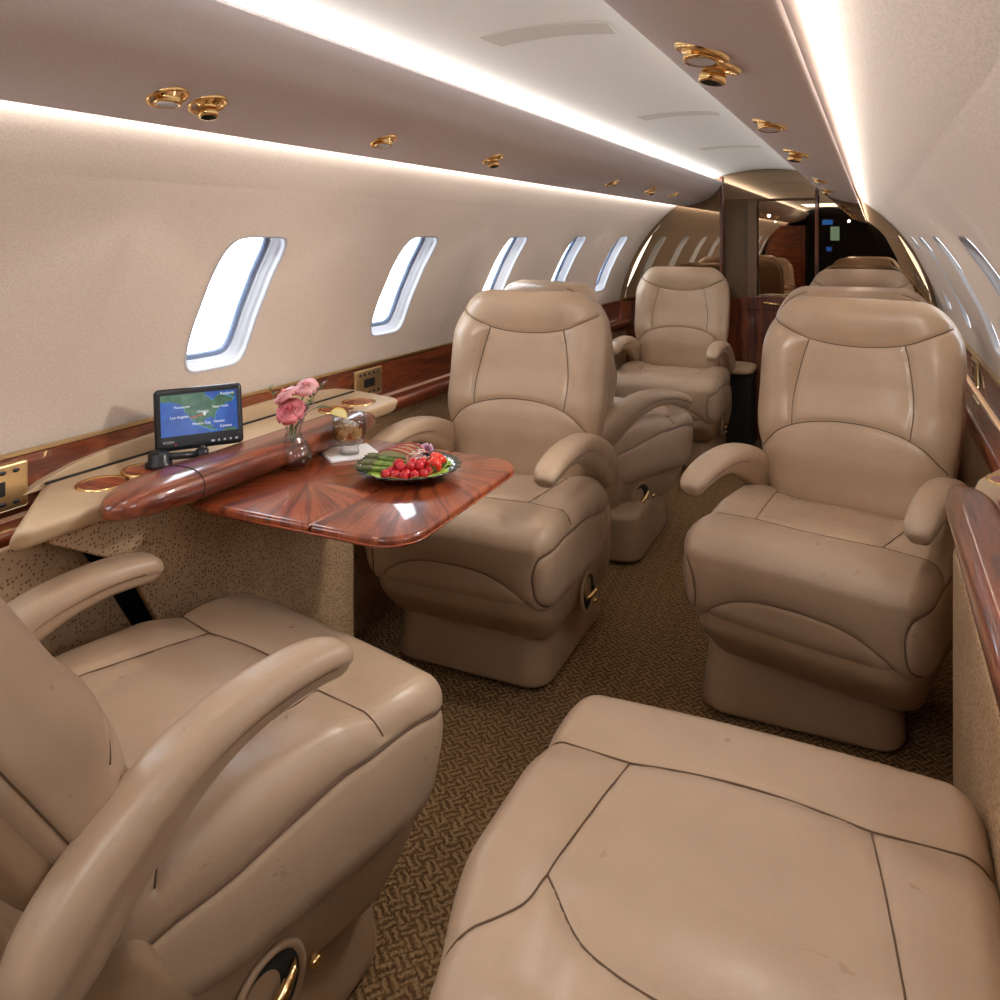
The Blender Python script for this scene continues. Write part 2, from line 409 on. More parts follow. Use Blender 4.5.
def make_arm(root, s):
    P = np.array(ARM); P[:, 1] -= .035; P[:, 2] *= .88; P[:, 3] *= .95; Q = dens(P, .006); n = 44; V = []; F = []
    T = np.gradient(Q[:, :2], axis=0); T /= np.linalg.norm(T, axis=1)[:, None]
    T[0] = T[4]; T[1] = T[4]; T[2] = T[4]; T[3] = T[4]
    NZ = [(-t[1], t[0]) if t[0] > 0 or abs(t[0]) > .3 else (-t[1], t[0]) for t in T]
    O = np.array([0, -.05, .60])
    for i, (y, z, h, w) in enumerate(Q):
        h = max(h, .002); w = max(w, .002); ny, nz = NZ[i]
        for k in range(n):
            a = 2*PI*k/n; ca, sa = math.cos(a), math.sin(a)
            px = math.copysign(abs(ca)**.66, ca)*w; ph = math.copysign(abs(sa)**.8, sa)*h
            if ph < -.002: px *= .84; ph *= 1.1
            V.append(np.array((px, y+ny*ph, z+nz*ph))-O)
    m = len(Q)
    for i in range(m-1):
        for k in range(n):
            a = i*n+k; b = i*n+(k+1) % n; F.append((a, b, b+n, a+n))
    F.append(tuple(range(n))[::-1]); F.append(tuple(range((m-1)*n, m*n)))
    F = [f[::-1] for f in F]
    mb = MB(); mb.add(V, F, 0)
    for q in (-1, 1):
        L = []
        for i in range(12, m-6):
            y, z, h, w = Q[i]; ny, nz = NZ[i]
            L.append(np.array((q*(w*.90), y-ny*.003, z-nz*.003))-O)
        v, f = tube(L, .0018, 6); mb.add(v, f, 1)
    o = mb.build('armrest', [M['leather'], M['seam']], root); o.location = (s*.265, -.05, .60)
    return o
def make_handle(root, s):
    mb = MB(); n = 36
    ring = [(0, .044*math.cos(a)*(1+.12*math.sin(a)), .058*math.sin(a)) for a in np.linspace(0, 2*PI, n, endpoint=False)]
    v, f = tube(ring, .006, 8, closed=True); mb.add(v, f, 0)
    V = [(.001, 0, 0)]+[(.002, p[1]*.96, p[2]*.96) for p in ring]; F = [(0, 1+i, 1+(i+1) % n) for i in range(n)]; mb.add(V, F, 1)
    V = [(.004, -.012, .012)]+[(.004, p[1]*.55-.012, p[2]*.6+.012) for p in ring]; mb.add(V, F, 0)
    o = mb.build('release_recess', [M['leather_shaded'], M['dark']], root)
    o.location = (.270, -.03, .205); o.rotation_euler = (R_(-18), 0, 0)
    mb = MB(); v, f = tube([(.006, -.024, -.018), (.016, -.014, -.008), (.02, .006, .004), (.014, .024, .012), (.006, .031, .014)], [.006, .008, .009, .007, .004], 10); mb.add(v, f)
    mb.build('lever', [M['gold']], o)
    V, F = lathe([(0, .012), (.006, .012), (.008, .009), (.008, 0)], 14); V = [(p[2]+.0, p[0]+.055, p[1]-.03) for p in V]
    mk('button', V, F, M['gold'], o)
    o.scale = (1, 1.2, .92)
    return o
def make_seat():
    root = empty('cabin_seat')
    make_pedestal(root); make_shell(root); make_cushion(root); make_back(root)
    make_arm(root, 1); make_arm(root, -1); make_handle(root, 1)
    return root
SEATS = [
    # x, y, rz, recline, aisle side, back shift, arm (shift, lift, pitch), pedestal (x, y), label
    (-.44, 2.27, 0, 9, 1, 0, (0, 0, 0), (-.455, 2.27), 'tan leather cabin seat at the far end of the laid table, facing the camera'),
    (-.435, .90, 167.5, 31, -1, .02, (.150, -.048, -9, .84), (-.42, .93), 'tan leather cabin seat seen from its side, beneath the cup holders and facing the table'),
    (.432, .90, 180, 84, -1, .10, None, (.44, .88), 'tan leather seat cushion with its backrest laid flat, across the aisle from the table'),
    (.51, 2.36, -14, 9, -1, 0, (0, -.02, 0), (.42, 2.38), 'tan leather cabin seat facing the camera from behind the flattened seat'),
    (-.51, 3.22, 157, 9, -1, .02, (.02, -.05, 6), (-.45, 3.21), 'tan leather cabin seat standing back to back with the seat at the table'),
    (.53, 3.32, 180, 9, 1, 0, (0, 0, 0), (.50, 3.32), 'tan leather cabin seat whose back edge peeps over the large seat opposite the table'),
    (-.425, 4.55, 0, 9, 1, 0, (0, 0, 0), (-.42, 4.55), 'tan leather cabin seat beside the rosewood bulkhead cabinet, facing the camera on the table side'),
    (.53, 4.62, 0, 9, -1, 0, (0, 0, 0), (.50, 4.62), 'tan leather cabin seat of which only the headrest shows before the bronze mirror'),
]
proto = make_seat()
for i, (x, y, rz, rec, side, bs, arm, ped, lab) in enumerate(SEATS):
    o = copy_tree(proto)
    o.location = (x, y, 0); o.rotation_euler = (0, 0, R_(rz))
    tag(o, lab, 'seat', 'cabin seats')
    for ch in list(o.children):
        nm = ch.name.split('.')[0]
        if nm == 'pedestal':
            v = Matrix.Rotation(-R_(rz), 3, 'Z') @ Vector((ped[0]-x, ped[1]-y, 0)); ch.location = v
            k = 180 if abs(rz) > 90 else 0
            ch.rotation_euler = (0, 0, R_(k-rz))
        if nm == 'backrest': ch.rotation_euler = (-R_(rec), 0, 0); ch.location.y += bs
        if nm == 'armrest':
            if arm is None: bpy.data.objects.remove(ch, do_unlink=True)
            else: ch.location.y += arm[0]; ch.location.z += arm[1]; ch.rotation_euler = (R_(arm[2]), 0, 0); ch.scale = (1, arm[3] if len(arm) > 3 else 1, 1)
        if nm == 'release_recess' and side < 0: ch.location.x = -.270; ch.rotation_euler = (R_(18), 0, PI)
    if rec > 60:
        for ch in o.children:
            if ch.name.startswith('backrest'): ch.location.z -= .06
for ch in list(proto.children_recursive): bpy.data.objects.remove(ch, do_unlink=True)
bpy.data.objects.remove(proto, do_unlink=True)

# ---------------------------------------------------------------- cabin shell
RAD, ZC = .94, .68
Y0, Y1 = -2.3, 5.146
PITCH = .78
A_LO, A_HI, A_C = .14, .80, .452
WH, WW = .183, .106          # half height (arc) and half width of a window opening
def hull(a, y, s, r=RAD):
    t = min(1, max(0, (a-.93)/.27)); r = r+.12*t*t*(3-2*t)
    return (s*r*math.cos(a), y, ZC+r*math.sin(a))
def outline(t, k=1.0, dw=0.0):     # rounded oblong window, t in 0..1
    ang = 2*PI*t; c, s_ = math.cos(ang), math.sin(ang); e = .35
    return math.copysign(abs(c)**e, c)*(WW*k+dw), math.copysign(abs(s_)**e, s_)*(WH*k+dw)
def wall_side(s, ys, name):
    mb = MB(); lastm = []
    n = 96
    for yc in ys:
        inn = [outline((i+.5)/n) for i in range(n)]
        # outer rectangle points by ray
        y_lo, y_hi = -PITCH/2, PITCH/2; a_lo, a_hi = (A_LO-A_C)*RAD, (A_HI-A_C)*RAD
        V = []; K = 6
        for k in range(K+1):
            for (u, v) in inn:
                L = math.hypot(u, v); du, dv = u/L, v/L
                tt = min((y_hi/du if du > 0 else y_lo/du) if abs(du) > 1e-9 else 9e9, (a_hi/dv if dv > 0 else a_lo/dv) if abs(dv) > 1e-9 else 9e9)
                q = k/K; uu = u+(du*tt-u)*q; vv = v+(dv*tt-v)*q
                V.append(hull(A_C+vv/RAD, yc+uu, s))
        F = []
        for k in range(K):
            for i in range(n): F.append((k*n+i, k*n+(i+1) % n, (k+1)*n+(i+1) % n, (k+1)*n+i))
        # corner fill triangles between ray points around the rectangle corners
        for cy in (y_lo, y_hi):
            for ca in (a_lo, a_hi):
                ang0 = math.atan2(ca, cy)
                best = []
                for i in range(n):
                    j = (i+1) % n
                    a1 = math.atan2(inn[i][1], inn[i][0]); a2 = math.atan2(inn[j][1], inn[j][0])
                    d1 = (ang0-a1+PI) % (2*PI)-PI; d2 = (a2-ang0+PI) % (2*PI)-PI
                    if d1 >= 0 and d2 >= 0 and d1+d2 < .5:
                        V.append(hull(A_C+ca/RAD, yc+cy, s)); F.append((K*n+i, K*n+j, len(V)-1))
        if s > 0: F = [f[::-1] for f in F]
        mb.add(V, F)
    def strip(a0, a1, y0, y1, na, ny):
        V = [hull(a0+(a1-a0)*i/na, y0+(y1-y0)*j/ny, s, RAD) for i in range(na+1) for j in range(ny+1)]
        F = [(i*(ny+1)+j, i*(ny+1)+j+1, (i+1)*(ny+1)+j+1, (i+1)*(ny+1)+j) for i in range(na) for j in range(ny)]
        if s > 0: F = [f[::-1] for f in F]
        mb.add(V, F)
    ya, yb = ys[0]-PITCH/2, ys[-1]+PITCH/2
    strip(A_HI-.002, PI/2, Y0, Y1+.6, 24, 4); strip(-.03, A_LO+.002, Y0, Y1+.6, 10, 4)
    strip(A_LO, A_HI, Y0, ya+.001, 16, 4); strip(A_LO, A_HI, yb-.001, Y1+.6, 16, 4)
    return tag(mb.build(name, [M['wall']]), kind='structure')
ysL = [1.624-WW+PITCH*i for i in range(-4, 5)]
ysR = [1.92-WW+PITCH*i for i in range(-4, 4)]
wall_side(-1, ysL, 'wall_left'); wall_side(1, ysR, 'wall_right')
wn = 0
for s, ys in ((-1, ysL), (1, ysR)):
    for yc in ys:
        wn += 1; n = 96; mb = MB()
        # reveal: lip, tapered tunnel, step, inner ring
        prof = [(0.0, .005, -.0015), (0.0, .0, -.0015), (0, -.002, .003), (0, -.004, .014), (0, -.008, .016), (0, -.010, .030), (0, -.013, .031), (0, -.014, .050)]
        V = []
        for (_, dw, dr) in prof:
            for i in range(n):
                u, v = outline((i+.5)/n, 1, dw); V.append(hull(A_C+v/RAD, yc+u, s, RAD+dr))
        F = []
        for k in range(len(prof)-1):
            for i in range(n):
                f = (k*n+i, (k+1)*n+i, (k+1)*n+(i+1) % n, k*n+(i+1) % n); F.append(f if s < 0 else f[::-1])
        fo = mk('window_%d' % wn, V, F, [M['reveal']]); tag(fo, kind='structure')
        # gasket
        prof = [(-.013, .040), (-.017, .038), (-.019, .043), (-.022, .041), (-.024, .052)]
        V = []; F = []
        for (dw, dr) in prof:
            for i in range(n):
                u, v = outline((i+.5)/n, 1, dw); V.append(hull(A_C+v/RAD, yc+u, s, RAD+dr))
        for k in range(len(prof)-1):
            for i in range(n):
                f = (k*n+i, (k+1)*n+i, (k+1)*n+(i+1) % n, k*n+(i+1) % n); F.append(f if s < 0 else f[::-1])
        mk('gasket', V, F, [M['gasket']], fo)
        V = [hull(A_C, yc, s, RAD+.050)]
        for i in range(n):
            u, v = outline((i+.5)/n, 1, -.018); V.append(hull(A_C+v/RAD, yc+u, s, RAD+.050))
        mk('pane', V, [(0, 1+i, 1+(i+1) % n) for i in range(n)], [M['pane']], fo)

V, F = box((0, (Y0+Y1)/2+.3, -.01), (.97, (Y1-Y0)/2+.3, .01)); tag(mk('floor', V, F, M['carpet'], smooth=False), kind='structure')

# centre ceiling panel with curved grey access panels
def ceil_z(x): return 1.662-.50*x*x
def sheet_y(xs, zs, y0, y1, ny=1):
    V = [(x, y0+(y1-y0)*j/ny, z) for x, z in zip(xs, zs) for j in range(ny+1)]
    F = [(i*(ny+1)+j, i*(ny+1)+j+1, (i+1)*(ny+1)+j+1, (i+1)*(ny+1)+j) for i in range(len(xs)-1) for j in range(ny)]
    return V, F
xs = list(np.linspace(-.345, .345, 41)); zs = [ceil_z(x) for x in xs]
xs = xs+[.352, .345]+xs[::-1][1:-1]+[-.345, -.352]
zs = zs+[zs[-1]+.004, zs[-1]+.012]+[z+.014 for z in zs[::-1][1:-1]]+[zs[0]+.012, zs[0]+.004]
V, F = sheet_y(xs, zs, Y0, Y1, 2); tag(mk('ceiling', V, F, M['ceiling']), kind='structure')
VENTS = [(1.50, 'nearest'), (2.70, ''), (3.78, '')]
vlab = ['pale grey curved air panel let into the ceiling, the largest in view', 'pale grey curved air panel in the ceiling, middle one of the three', 'small pale grey curved air panel in the ceiling closest to the mirror']
for (y, _), lb in zip(VENTS, vlab):
    hx, hy = .135, .045; V = []; nx = 24
    for j, yy in enumerate((-hy, hy)):
        for i in range(nx+1):
            x = -hx+2*hx*i/nx; x2 = x*(1 if j == 0 else .94); V.append((x2, y+yy, ceil_z(x2)-.0015))
    for j, yy in enumerate((-hy, hy)):
        for i in range(nx+1):
            x = -hx+2*hx*i/nx; x2 = x*(1 if j == 0 else .94); V.append((x2, y+yy, ceil_z(x2)+.003))
    m = nx+1; F = [(i, i+m, i+m+1, i+1) for i in range(nx)]
    F += [(i+1, i+1+2*m, i+2*m, i) for i in range(nx)]+[(i+m, i+3*m, i+3*m+1, i+m+1) for i in range(nx)]+[(0, 2*m, 3*m, m), (nx, m+nx, 3*m+nx, 2*m+nx)]
    tag(mk('ceiling_air_panel', V, F, M['vent'], smooth=False), lb, 'vent', 'air panels in the ceiling')

# service panels (soffits) on both sides, hung below the coves
SOF = [(.257, 1.584), (.262, 1.574), (.272, 1.560), (.29, 1.541), (.315, 1.514), (.345, 1.491), (.38, 1.473), (.42, 1.458), (.46, 1.449), (.50, 1.441), (.515, 1.440), (.520, 1.444), (.517, 1.449), (.505, 1.452), (.499, 1.456), (.497, 1.48), (.495, 1.51), (.488, 1.51), (.486, 1.47), (.44, 1.466), (.38, 1.485), (.33, 1.525), (.29, 1.568), (.264, 1.590)]
for k, s in ((1, -1), (2, 1)):
    P = np.vstack([dens(np.array(SOF[:12]), .006), np.array(SOF[12:]+[SOF[0]])]); V, F = sheet_y([s*p[0] for p in P], [p[1] for p in P], Y0, Y1, 1)
    if s > 0: F = [f[::-1] for f in F]
    tag(mk('trim_%d' % k, V, F, M['soffit']), kind='structure')

# wood rails at the wall and lower side panels
def soft(o, w, seg=3): return bevel(o, w, seg)
for k, s in ((3, -1), (4, 1)):
    wx = lambda z: RAD*math.cos(math.asin((z-ZC)/RAD))
    V, F = prism([(-s*0+s*(wx(z)-.012), z) for z in (.705, .74, .78, .822)]+[(s*(wx(z)+.01), z) for z in (.822, .705)], 0, 1)
    V = [(p[0], Y0+(Y1-Y0)*p[2], p[1]) for p in V]
    tag(soft(mk('trim_%d' % k, V, F, M['wood'], smooth=False), .003), kind='structure')
    V, F = box((s*.925, (Y0+Y1)/2, .827), (.012, (Y1-Y0)/2, .003)); tag(mk('trim_%d' % (k+2), V, F, M['gold_satin'], smooth=False), kind='structure')
    V, F = box((s*.885, (Y0+Y1)/2, .683), (.035, (Y1-Y0)/2, .022)); tag(soft(mk('trim_%d' % (k+4), V, F, M['wood'], smooth=False), .016, 5), kind='structure')
    V, F = box((s*.90, (Y0+Y1)/2, .335), (.018, (Y1-Y0)/2, .335)); tag(mk('trim_%d' % (k+6), V, F, M['ostrich'], smooth=False), kind='structure')

# ---------------------------------------------------------------- aft bulkhead: bronze mirror over rosewood
def arch(y0, y1, zlo, zhi, hole=None): pass
def bulk_part(name, x0, x1, z0, z1, y, mat, kind='structure', th=.02):
    V, F = box(((x0+x1)/2, y+th/2, (z0+z1)/2), ((x1-x0)/2, th/2, (z1-z0)/2)); return tag(mk(name, V, F, mat, smooth=False), kind=kind)
mb = MB()
for x0, x1, z0, z1 in ((-1.0, -.275, .82, 1.75), (.289, 1.0, .82, 1.75), (-.275, .289, 1.48, 1.75)):
    mb.add(*box(((x0+x1)/2, Y1+.01, (z0+z1)/2), ((x1-x0)/2, .01, (z1-z0)/2)))
tag(mb.build('wall_back', [M['mirror']], smooth=False), kind='structure')
mb = MB()
mb.add(*box((-.66, Y1-.005, .41), (.40, .015, .41))); mb.add(*box((.67, Y1-.005, .41), (.39, .015, .41)))
tag(mb.build('trim_11', [M['wood_z']], smooth=False), kind='structure')
for k, x in ((12, -.268), (13, .289)):
    V, F = box((x, Y1-.012, .85), (.010, .016, .77)); tag(soft(mk('trim_%d' % k, V, F, M['wood_z'], smooth=False), .004), kind='structure')
# recessed door: brown stile panels, mirror pane, rosewood cabinet front
door = bulk_part('door_1', -.275, .30, 0, 1.49, Y1+.10, M['brownpanel'])
V, F = box((.118, Y1+.075, 1.165), (.171, .012, .302)); mk('mirror_panel', V, F, M['mirror'], door, smooth=False)
V, F = box((-.092, Y1+.07, 1.165), (.030, .014, .302)); bevel(mk('stile', V, F, M['brownpanel'], door, smooth=False), .003)
for sx in (-.273, .299):
    V, F = box((sx, Y1+.05, .75), (.004, .05, .74)); mk('jamb', V, F, M['brownpanel'], door, smooth=False)
cab = empty('bulkhead_cabinet', (0, Y1, 0)); tag(cab, 'glossy rosewood cabinet with a curved top below the centre mirror', 'cabinet')
P = [(-.255, 0)] + [(-.255+.53*i/16, .835+.05*math.sin(PI*(.15+.6*i/16))) for i in range(17)]+[(.275, 0)]
V, F = prism(P, 0, 1); V = [(p[0], -.045+.085*p[2], p[1]) for p in V]; bevel(mk('body', V, F, M['wood_z'], cab, smooth=False), .004)
V, F = box((-.06, -.0485, .40), (.0015, .004, .40)); mk('door_gap', V, F, M['gapline'], cab, smooth=False)
V, F = box((.0, -.0485, .80), (.25, .004, .0015)); mk('drawer_gap', V, F, M['gapline'], cab, smooth=False)
V, F = tube(dens([(-.01, -.05, .845), (.02, -.068, .842), (.06, -.07, .838), (.085, -.052, .836)], .006), .008, 10); mk('latch', V, F, M['gold'], cab)
o = empty('jump_seat', (-.15, 4.93, 0)); tag(o, 'small rounded beige ledge beside the rear seat and the rosewood cabinet', 'ledge')
V, F = rbox((.115, .14, .028), (.07, .07, .024), 18); V[:, 2] += .462; mk('pad', V, F, M['ledge'], o)
V, F = box((0, .02, .217), (.10, .11, .217)); bevel(mk('box_base', V, F, M['dark'], o, smooth=False), .01)

# forward bulkhead behind the viewpoint (seen in the mirrors)
bulk_part('wall_front', -1, 1, 0, 1.7, Y0-.02, M['dark'])
o = empty('forward_cabinet', (-.55, Y0+.27, 0)); tag(o, 'tall rosewood galley cabinet seen dimly in the mirror', 'cabinet')
V, F = box((0, 0, .70), (.27, .25, .70)); bevel(mk('body', V, F, M['wood_z'], o, smooth=False), .01)
V, F = box((.0, .257, .95), (.22, .008, .40)); bevel(mk('door', V, F, M['wood_x'], o, smooth=False), .004)

for (x, z, hx, hz, col, lb) in ((.10, 1.285, .060, .10, srgb(120, 160, 150), 'pale green lit panel by the cockpit, seen only in the mirror'), (.0, 1.45, .07, .035, srgb(40, 110, 220), 'blue lit cockpit display, the higher one seen in the mirror'), (.02, 1.06, .035, .03, srgb(30, 90, 200), 'small blue lit cockpit display, the lower one seen in the mirror')):
    m_ = NT('lit_display'); m_.P(Base_Color=(.01, .01, .01, 1)); m_.b.inputs['Emission Color'].default_value = col; m_.b.inputs['Emission Strength'].default_value = 1.6
    o = empty('cockpit_display', (x, Y0+.015, z)); tag(o, lb, 'display')
    V, F = box((0, 0, 0), (hx+.008, .010, hz+.008)); mk('bezel', V, F, M['black'], o, smooth=False)
    V, F = box((0, .011, 0), (hx, .002, hz)); mk('screen', V, F, m_.m, o, smooth=False)

# ---------------------------------------------------------------- table side: ledge with cup holders, table housing, fold-out table
def side_ledge(s, poly, ztop, label, cups, panel=None):
    o = empty('side_ledge', (0, 0, 0)); tag(o, label, 'ledge')
    V, F = prism(poly if s < 0 else poly[::-1], ztop-.042, ztop)
    V = [(p[0]*(1 if p[2] > ztop-.01 else 1.03), p[1], p[2]) for p in V]
    bevel(mk('ledge_top', V, F, M['ledge'], o, smooth=True), .017, 6, 30)
    for (x, y) in cups:
        v, f = lathe([(.040, .0005), (.0475, .0035), (.050, .003), (.051, 0)], 40, (x, y, ztop)); r = mk('cup_holder', v, f, M['gold'], o)
        V = [(x, y, ztop+.0015)]+[(x+.0415*math.cos(a), y+.0415*math.sin(a), ztop+.0015) for a in np.linspace(0, 2*PI, 40, endpoint=False)]
        mk('wood_insert', V, [(0, 1+i, 1+(i+1) % 40) for i in range(40)], M['wood_light'], r, smooth=False)
    return o
L = side_ledge(-1, roundpoly([(-.69, .845), (-.70, 2.08), (-.915, 2.14), (-.915, 1.07)], [.02, .06, .02, .03])[::-1], .757,
    'beige padded wall ledge with round gold-rimmed cup holders, carrying the table housing', [(-.80, 1.11), (-.80, 1.215), (-.79, 1.86), (-.79, 1.97)])
P = [(1.02, .745), (1.06, .762), (1.13, .779), (1.22, .790), (1.35, .796), (1.75, .797), (1.92, .790), (2.04, .776), (2.12, .758), (2.14, .745)]
V, F = prism_x(P, -.935, -.907); bevel(mk('upright_panel', V, F, M['ledge'], L, smooth=False), .002)
V, F = box((-.90, 1.58, .7585), (.004, .52, .0015)); mk('slot', V, F, M['gapline'], L, smooth=False)
def housing(parent, s, xc, y0, y1, z0, W=.062, Hh=.036):
    """rounded rosewood bullnose the table folds into"""
    ys = list(np.linspace(0, 1, 14)**2*.15+y0)+list(np.linspace(y0+.16, y1-.16, 24))+list(y1-.15*(np.linspace(1, 0, 14)**2))
    V = []; F = []; n = 28
    for y in ys:
        k = 1.0
        if y < y0+.15: k = math.sqrt(max(0, 1-((y0+.15-y)/.15)**2))
        if y > y1-.15: k = math.sqrt(max(0, 1-((y-y1+.15)/.15)**2))
        w = W*max(k, .03); h = Hh*max(k, .03)**.7
        for i in range(n):
            a = 2*PI*i/n; c, s_ = math.cos(a), math.sin(a)
            V.append((xc+math.copysign(abs(c)**.7, c)*w+(-s)*.018*(1-k), y, z0+(math.copysign(abs(s_)**.75, s_)*h if s_ > 0 else math.copysign(abs(s_)**.75, s_)*h*.8)))
    for j in range(len(ys)-1):
        for i in range(n):
            a = j*n+i; b = j*n+(i+1) % n; F.append((a, a+n, b+n, b))
    F.append(tuple(range(n))); F.append(tuple(range((len(ys)-1)*n, len(ys)*n))[::-1])
    o = mk('table_housing', V, F, M['wood'], parent)
    for yy in (y0+.19,):
        ring = [(xc+math.copysign(abs(math.cos(a))**.7, math.cos(a))*(W+.0003), yy, z0+math.copysign(abs(math.sin(a))**.75, math.sin(a))*(Hh+.0003)*(1 if math.sin(a) > 0 else .8)) for a in np.linspace(0, 2*PI, 40, endpoint=False)]
        v, f = tube(ring, .0012, 6, closed=True); mk('joint_line', v, f, M['gapline'], o)
    return o
housing(L, -1, -.672, 1.00, 1.84, .750)

tb = empty('fold_out_table', (-.66, 1.47, 0)); tag(tb, 'polished rosewood folding table laid with flowers, a drink and a plate of food', 'table')
TZ = .715
def leaf(poly, mat, name='table_leaf'):
    V, F = prism(poly, TZ-.022, TZ); V = [(p[0]+.66, p[1]-1.47, p[2]) for p in V]
    return bevel(mk(name, V, F, mat, tb, smooth=True), .009, 5, 40)
fan1 = wood('rosewood_sunburst_inner', fan=(.13, -.06), dark=1.12); fan2 = wood('rosewood_sunburst_outer', fan=(.30, .14), dark=1.12)
leaf([(-.655, 1.20), (-.3605, 1.195), (-.3605, 1.76), (-.655, 1.78)], fan1)
leaf(roundpoly([(-.3595, 1.195), (-.150, 1.19), (-.162, 1.75), (-.3595, 1.76)], [0, .075, .085, 0], 12), fan2)
pts = [(-.655, 1.20), (-.36, 1.195)]+roundpoly([(-.3595, 1.195), (-.150, 1.19), (-.162, 1.75), (-.3595, 1.76)], [0, .075, .085, 0], 12)[1:-1]+[(-.36, 1.76), (-.655, 1.78)]
v, f = tube([(p[0]+.66, p[1]-1.47, TZ-.015) for p in pts], .0016, 6); 
c0 = np.mean([(p[0]+.66, p[1]-1.47) for p in pts], axis=0); mk('edge_inlay', v, f, M['wood_light'], tb)
V, F = box((.20, -.02, TZ-.033), (.17, .09, .010)); bevel(mk('slide_bracket', V, F, M['black'], tb, smooth=False), .003)

# console panels below the ledge
o = empty('console', (-.74, 1.3, 0)); tag(o, 'quilled beige leather wall console below the ledge and the folding table', 'console')
def loc_p(V, c): return [(p[0]-c[0], p[1]-c[1], p[2]-c[2]) for p in V]
c0 = (-.74, 1.3, 0)
V, F = prism_x([(.945, .716), (.947, .705), (1.079, .629), (1.134, .557), (1.183, .464), (1.24, .30), (1.27, 0.002), (1.86, 0.002), (1.86, .716)], -.745, -.728); bevel(mk('front_panel', loc_p(V, c0), F, M['ostrich'], o, smooth=False), .004)
V, F = prism_x([(-.60, .705), (-.60, .002), (1.22, .002), (1.18, .437), (1.13, .525), (1.08, .608), (1.02, .70)], -.805, -.79); bevel(mk('side_panel', loc_p(V, c0), F, M['ostrich'], o, smooth=False), .004)
V, F = box((-.82, 1.855, .345), (.075, .008, .343)); mk('end_panel', loc_p(V, c0), F, M['ostrich'], o, smooth=False)
V, F = box((-.872, 1.3, .345), (.006, .5, .343)); mk('gap_shade_sheet', loc_p(V, c0), F, M['dark'], o, smooth=False)  # near-black sheet added so the console gap reads as deep shade

# far side console
L2 = side_ledge(1, [(.725, -.6), (.90, -.6), (.90, 1.95), (.84, 2.0), (.775, 1.86), (.745, 1.72)], .765, 'beige ledge with cup holders on the window wall opposite the table', [(.845, 1.86), (.895, 1.74), (.90, 1.02)])
housing(L2, 1, .752, -.5, 1.78, .752, .042, .034)
V, F = box((.818, .55, .767), (.022, 1.15, .004)); bevel(mk('veneer_strip', V, F, M['wood_light'], L2, smooth=False), .001)
o = empty('console', (.74, .6, 0)); tag(o, 'quilled beige leather console under the ledge opposite the table', 'console')
V, F = prism_x([(-1.3, .002), (1.14, .002), (1.14, .685), (-1.3, .685)], -.015, .12); bevel(mk('front_panel', V, F, M['ostrich'], o, smooth=False), .03, 5)

# gold seat control panels in the wood rails
def control_panel(x, y, z, s, label):
    o = empty('control_panel', (x, y, z)); tag(o, label, 'control panel', 'gold control panels in the wood rail')
    V, F = rbox((.006, .078, .045), (.004, .006, .006), 8); mk('face_plate', V, F, M['gold_satin'], o)
    V, F = box((-s*.0065, 0, 0), (.001, .030, .014)); mk('display', V, F, M['black'], o, smooth=False)
    mb = MB()
    for k in range(5):
        for q in (-1, 1):
            v, f = lathe([(0, .002), (.005, .0015), (.0055, 0)], 12); v = [(-s*(.006+p[2]), (k-2)*.026+p[0]*1.3, q*.030+p[1]*.8) for p in v]
            mk('button', v, f, M['black'], o)
control_panel(-.917, 2.205, .768, -1, 'gold control panel in the wood rail past the end of the table')
control_panel(-.917, .955, .768, -1, 'gold control panel in the wood rail above the near end of the ledge')
control_panel(.917, 3.25, .775, 1, 'gold control panel in the wood rail behind the tall seat opposite the table')

# ---------------------------------------------------------------- reading lights and air nozzles in the service panels
def sofz(x): 
    return float(np.interp(abs(x), [p[0] for p in SOF[:10]], [p[1] for p in SOF[:10]]))
def eyeball(x, y, name, label, group, r=.026, open_=False, tilt=(0, 0)):
    z = sofz(x); s = 1 if x > 0 else -1; dz = (sofz(x+.012*s)-sofz(x-.012*s))/.024
    o = empty(name, (x, y, z)); o.rotation_euler = (0, -math.atan(dz), 0) if s > 0 else (0, math.atan(dz), 0); tag(o, label, 'air nozzle' if open_ else 'reading light', group)
    v, f = lathe([(r*1.25, .001), (r*1.25, -.0035), (r*1.12, -.0055), (r*1.0, -.003), (r*.98, .006)], 32); mk('bezel', v, f, M['gold'], o)
    T = Matrix.Rotation(tilt[0], 4, 'X') @ Matrix.Rotation(tilt[1], 4, 'Y')
    if open_:
        prof = [(r*.98, .006), (r*.80, -.004), (r*.58, -.006), (r*.54, -.014), (r*.62, -.018), (r*.66, -.030), (r*.56, -.033), (r*.50, -.033)]; prof = [(a_, b_*.72 if b_ < 0 else b_) for a_, b_ in prof]
        v, f = lathe(prof, 28); mk('nozzle', [tuple(T @ Vector(p)) for p in v], f, M['gold'], o)
        v, f = lathe([(r*.5, -.0234), (r*.3, -.018), (0, -.016)], 28); mk('outlet', [tuple(T @ Vector(p)) for p in v], f, M['black'], o)
    else:
        prof = [(r*.98, .006), (r*.86, -.006), (r*.74, -.016), (r*.80, -.020), (r*.76, -.026), (r*.62, -.026)]
        prof = [(a_, b_*.5 if b_ < 0 else b_) for a_, b_ in prof]; v, f = lathe(prof, 28); mk('eyeball', [tuple(T @ Vector(p)) for p in v], f, M['gold'], o)
        v, f = lathe([(r*.63, -.012), (r*.4, -.010), (0, -.0098)], 28); mk('lens', [tuple(T @ Vector(p)) for p in v], f, M['lens'], o)
    return o
G1, G2 = 'reading lights in the service panels', 'air nozzles in the service panels'
for (x, y, what) in ((-.400, .905, 'above the aft-facing seat'), (-.405, 1.516, 'above the middle of the table'), (-.39, 3.2, 'above the third window from the table'), (-.38, 4.3, 'above the last seat')):
    eyeball(x, y, 'reading_light', 'gold swivel reading light %s on the table side' % what, G1, tilt=(R_(-8), R_(14)))
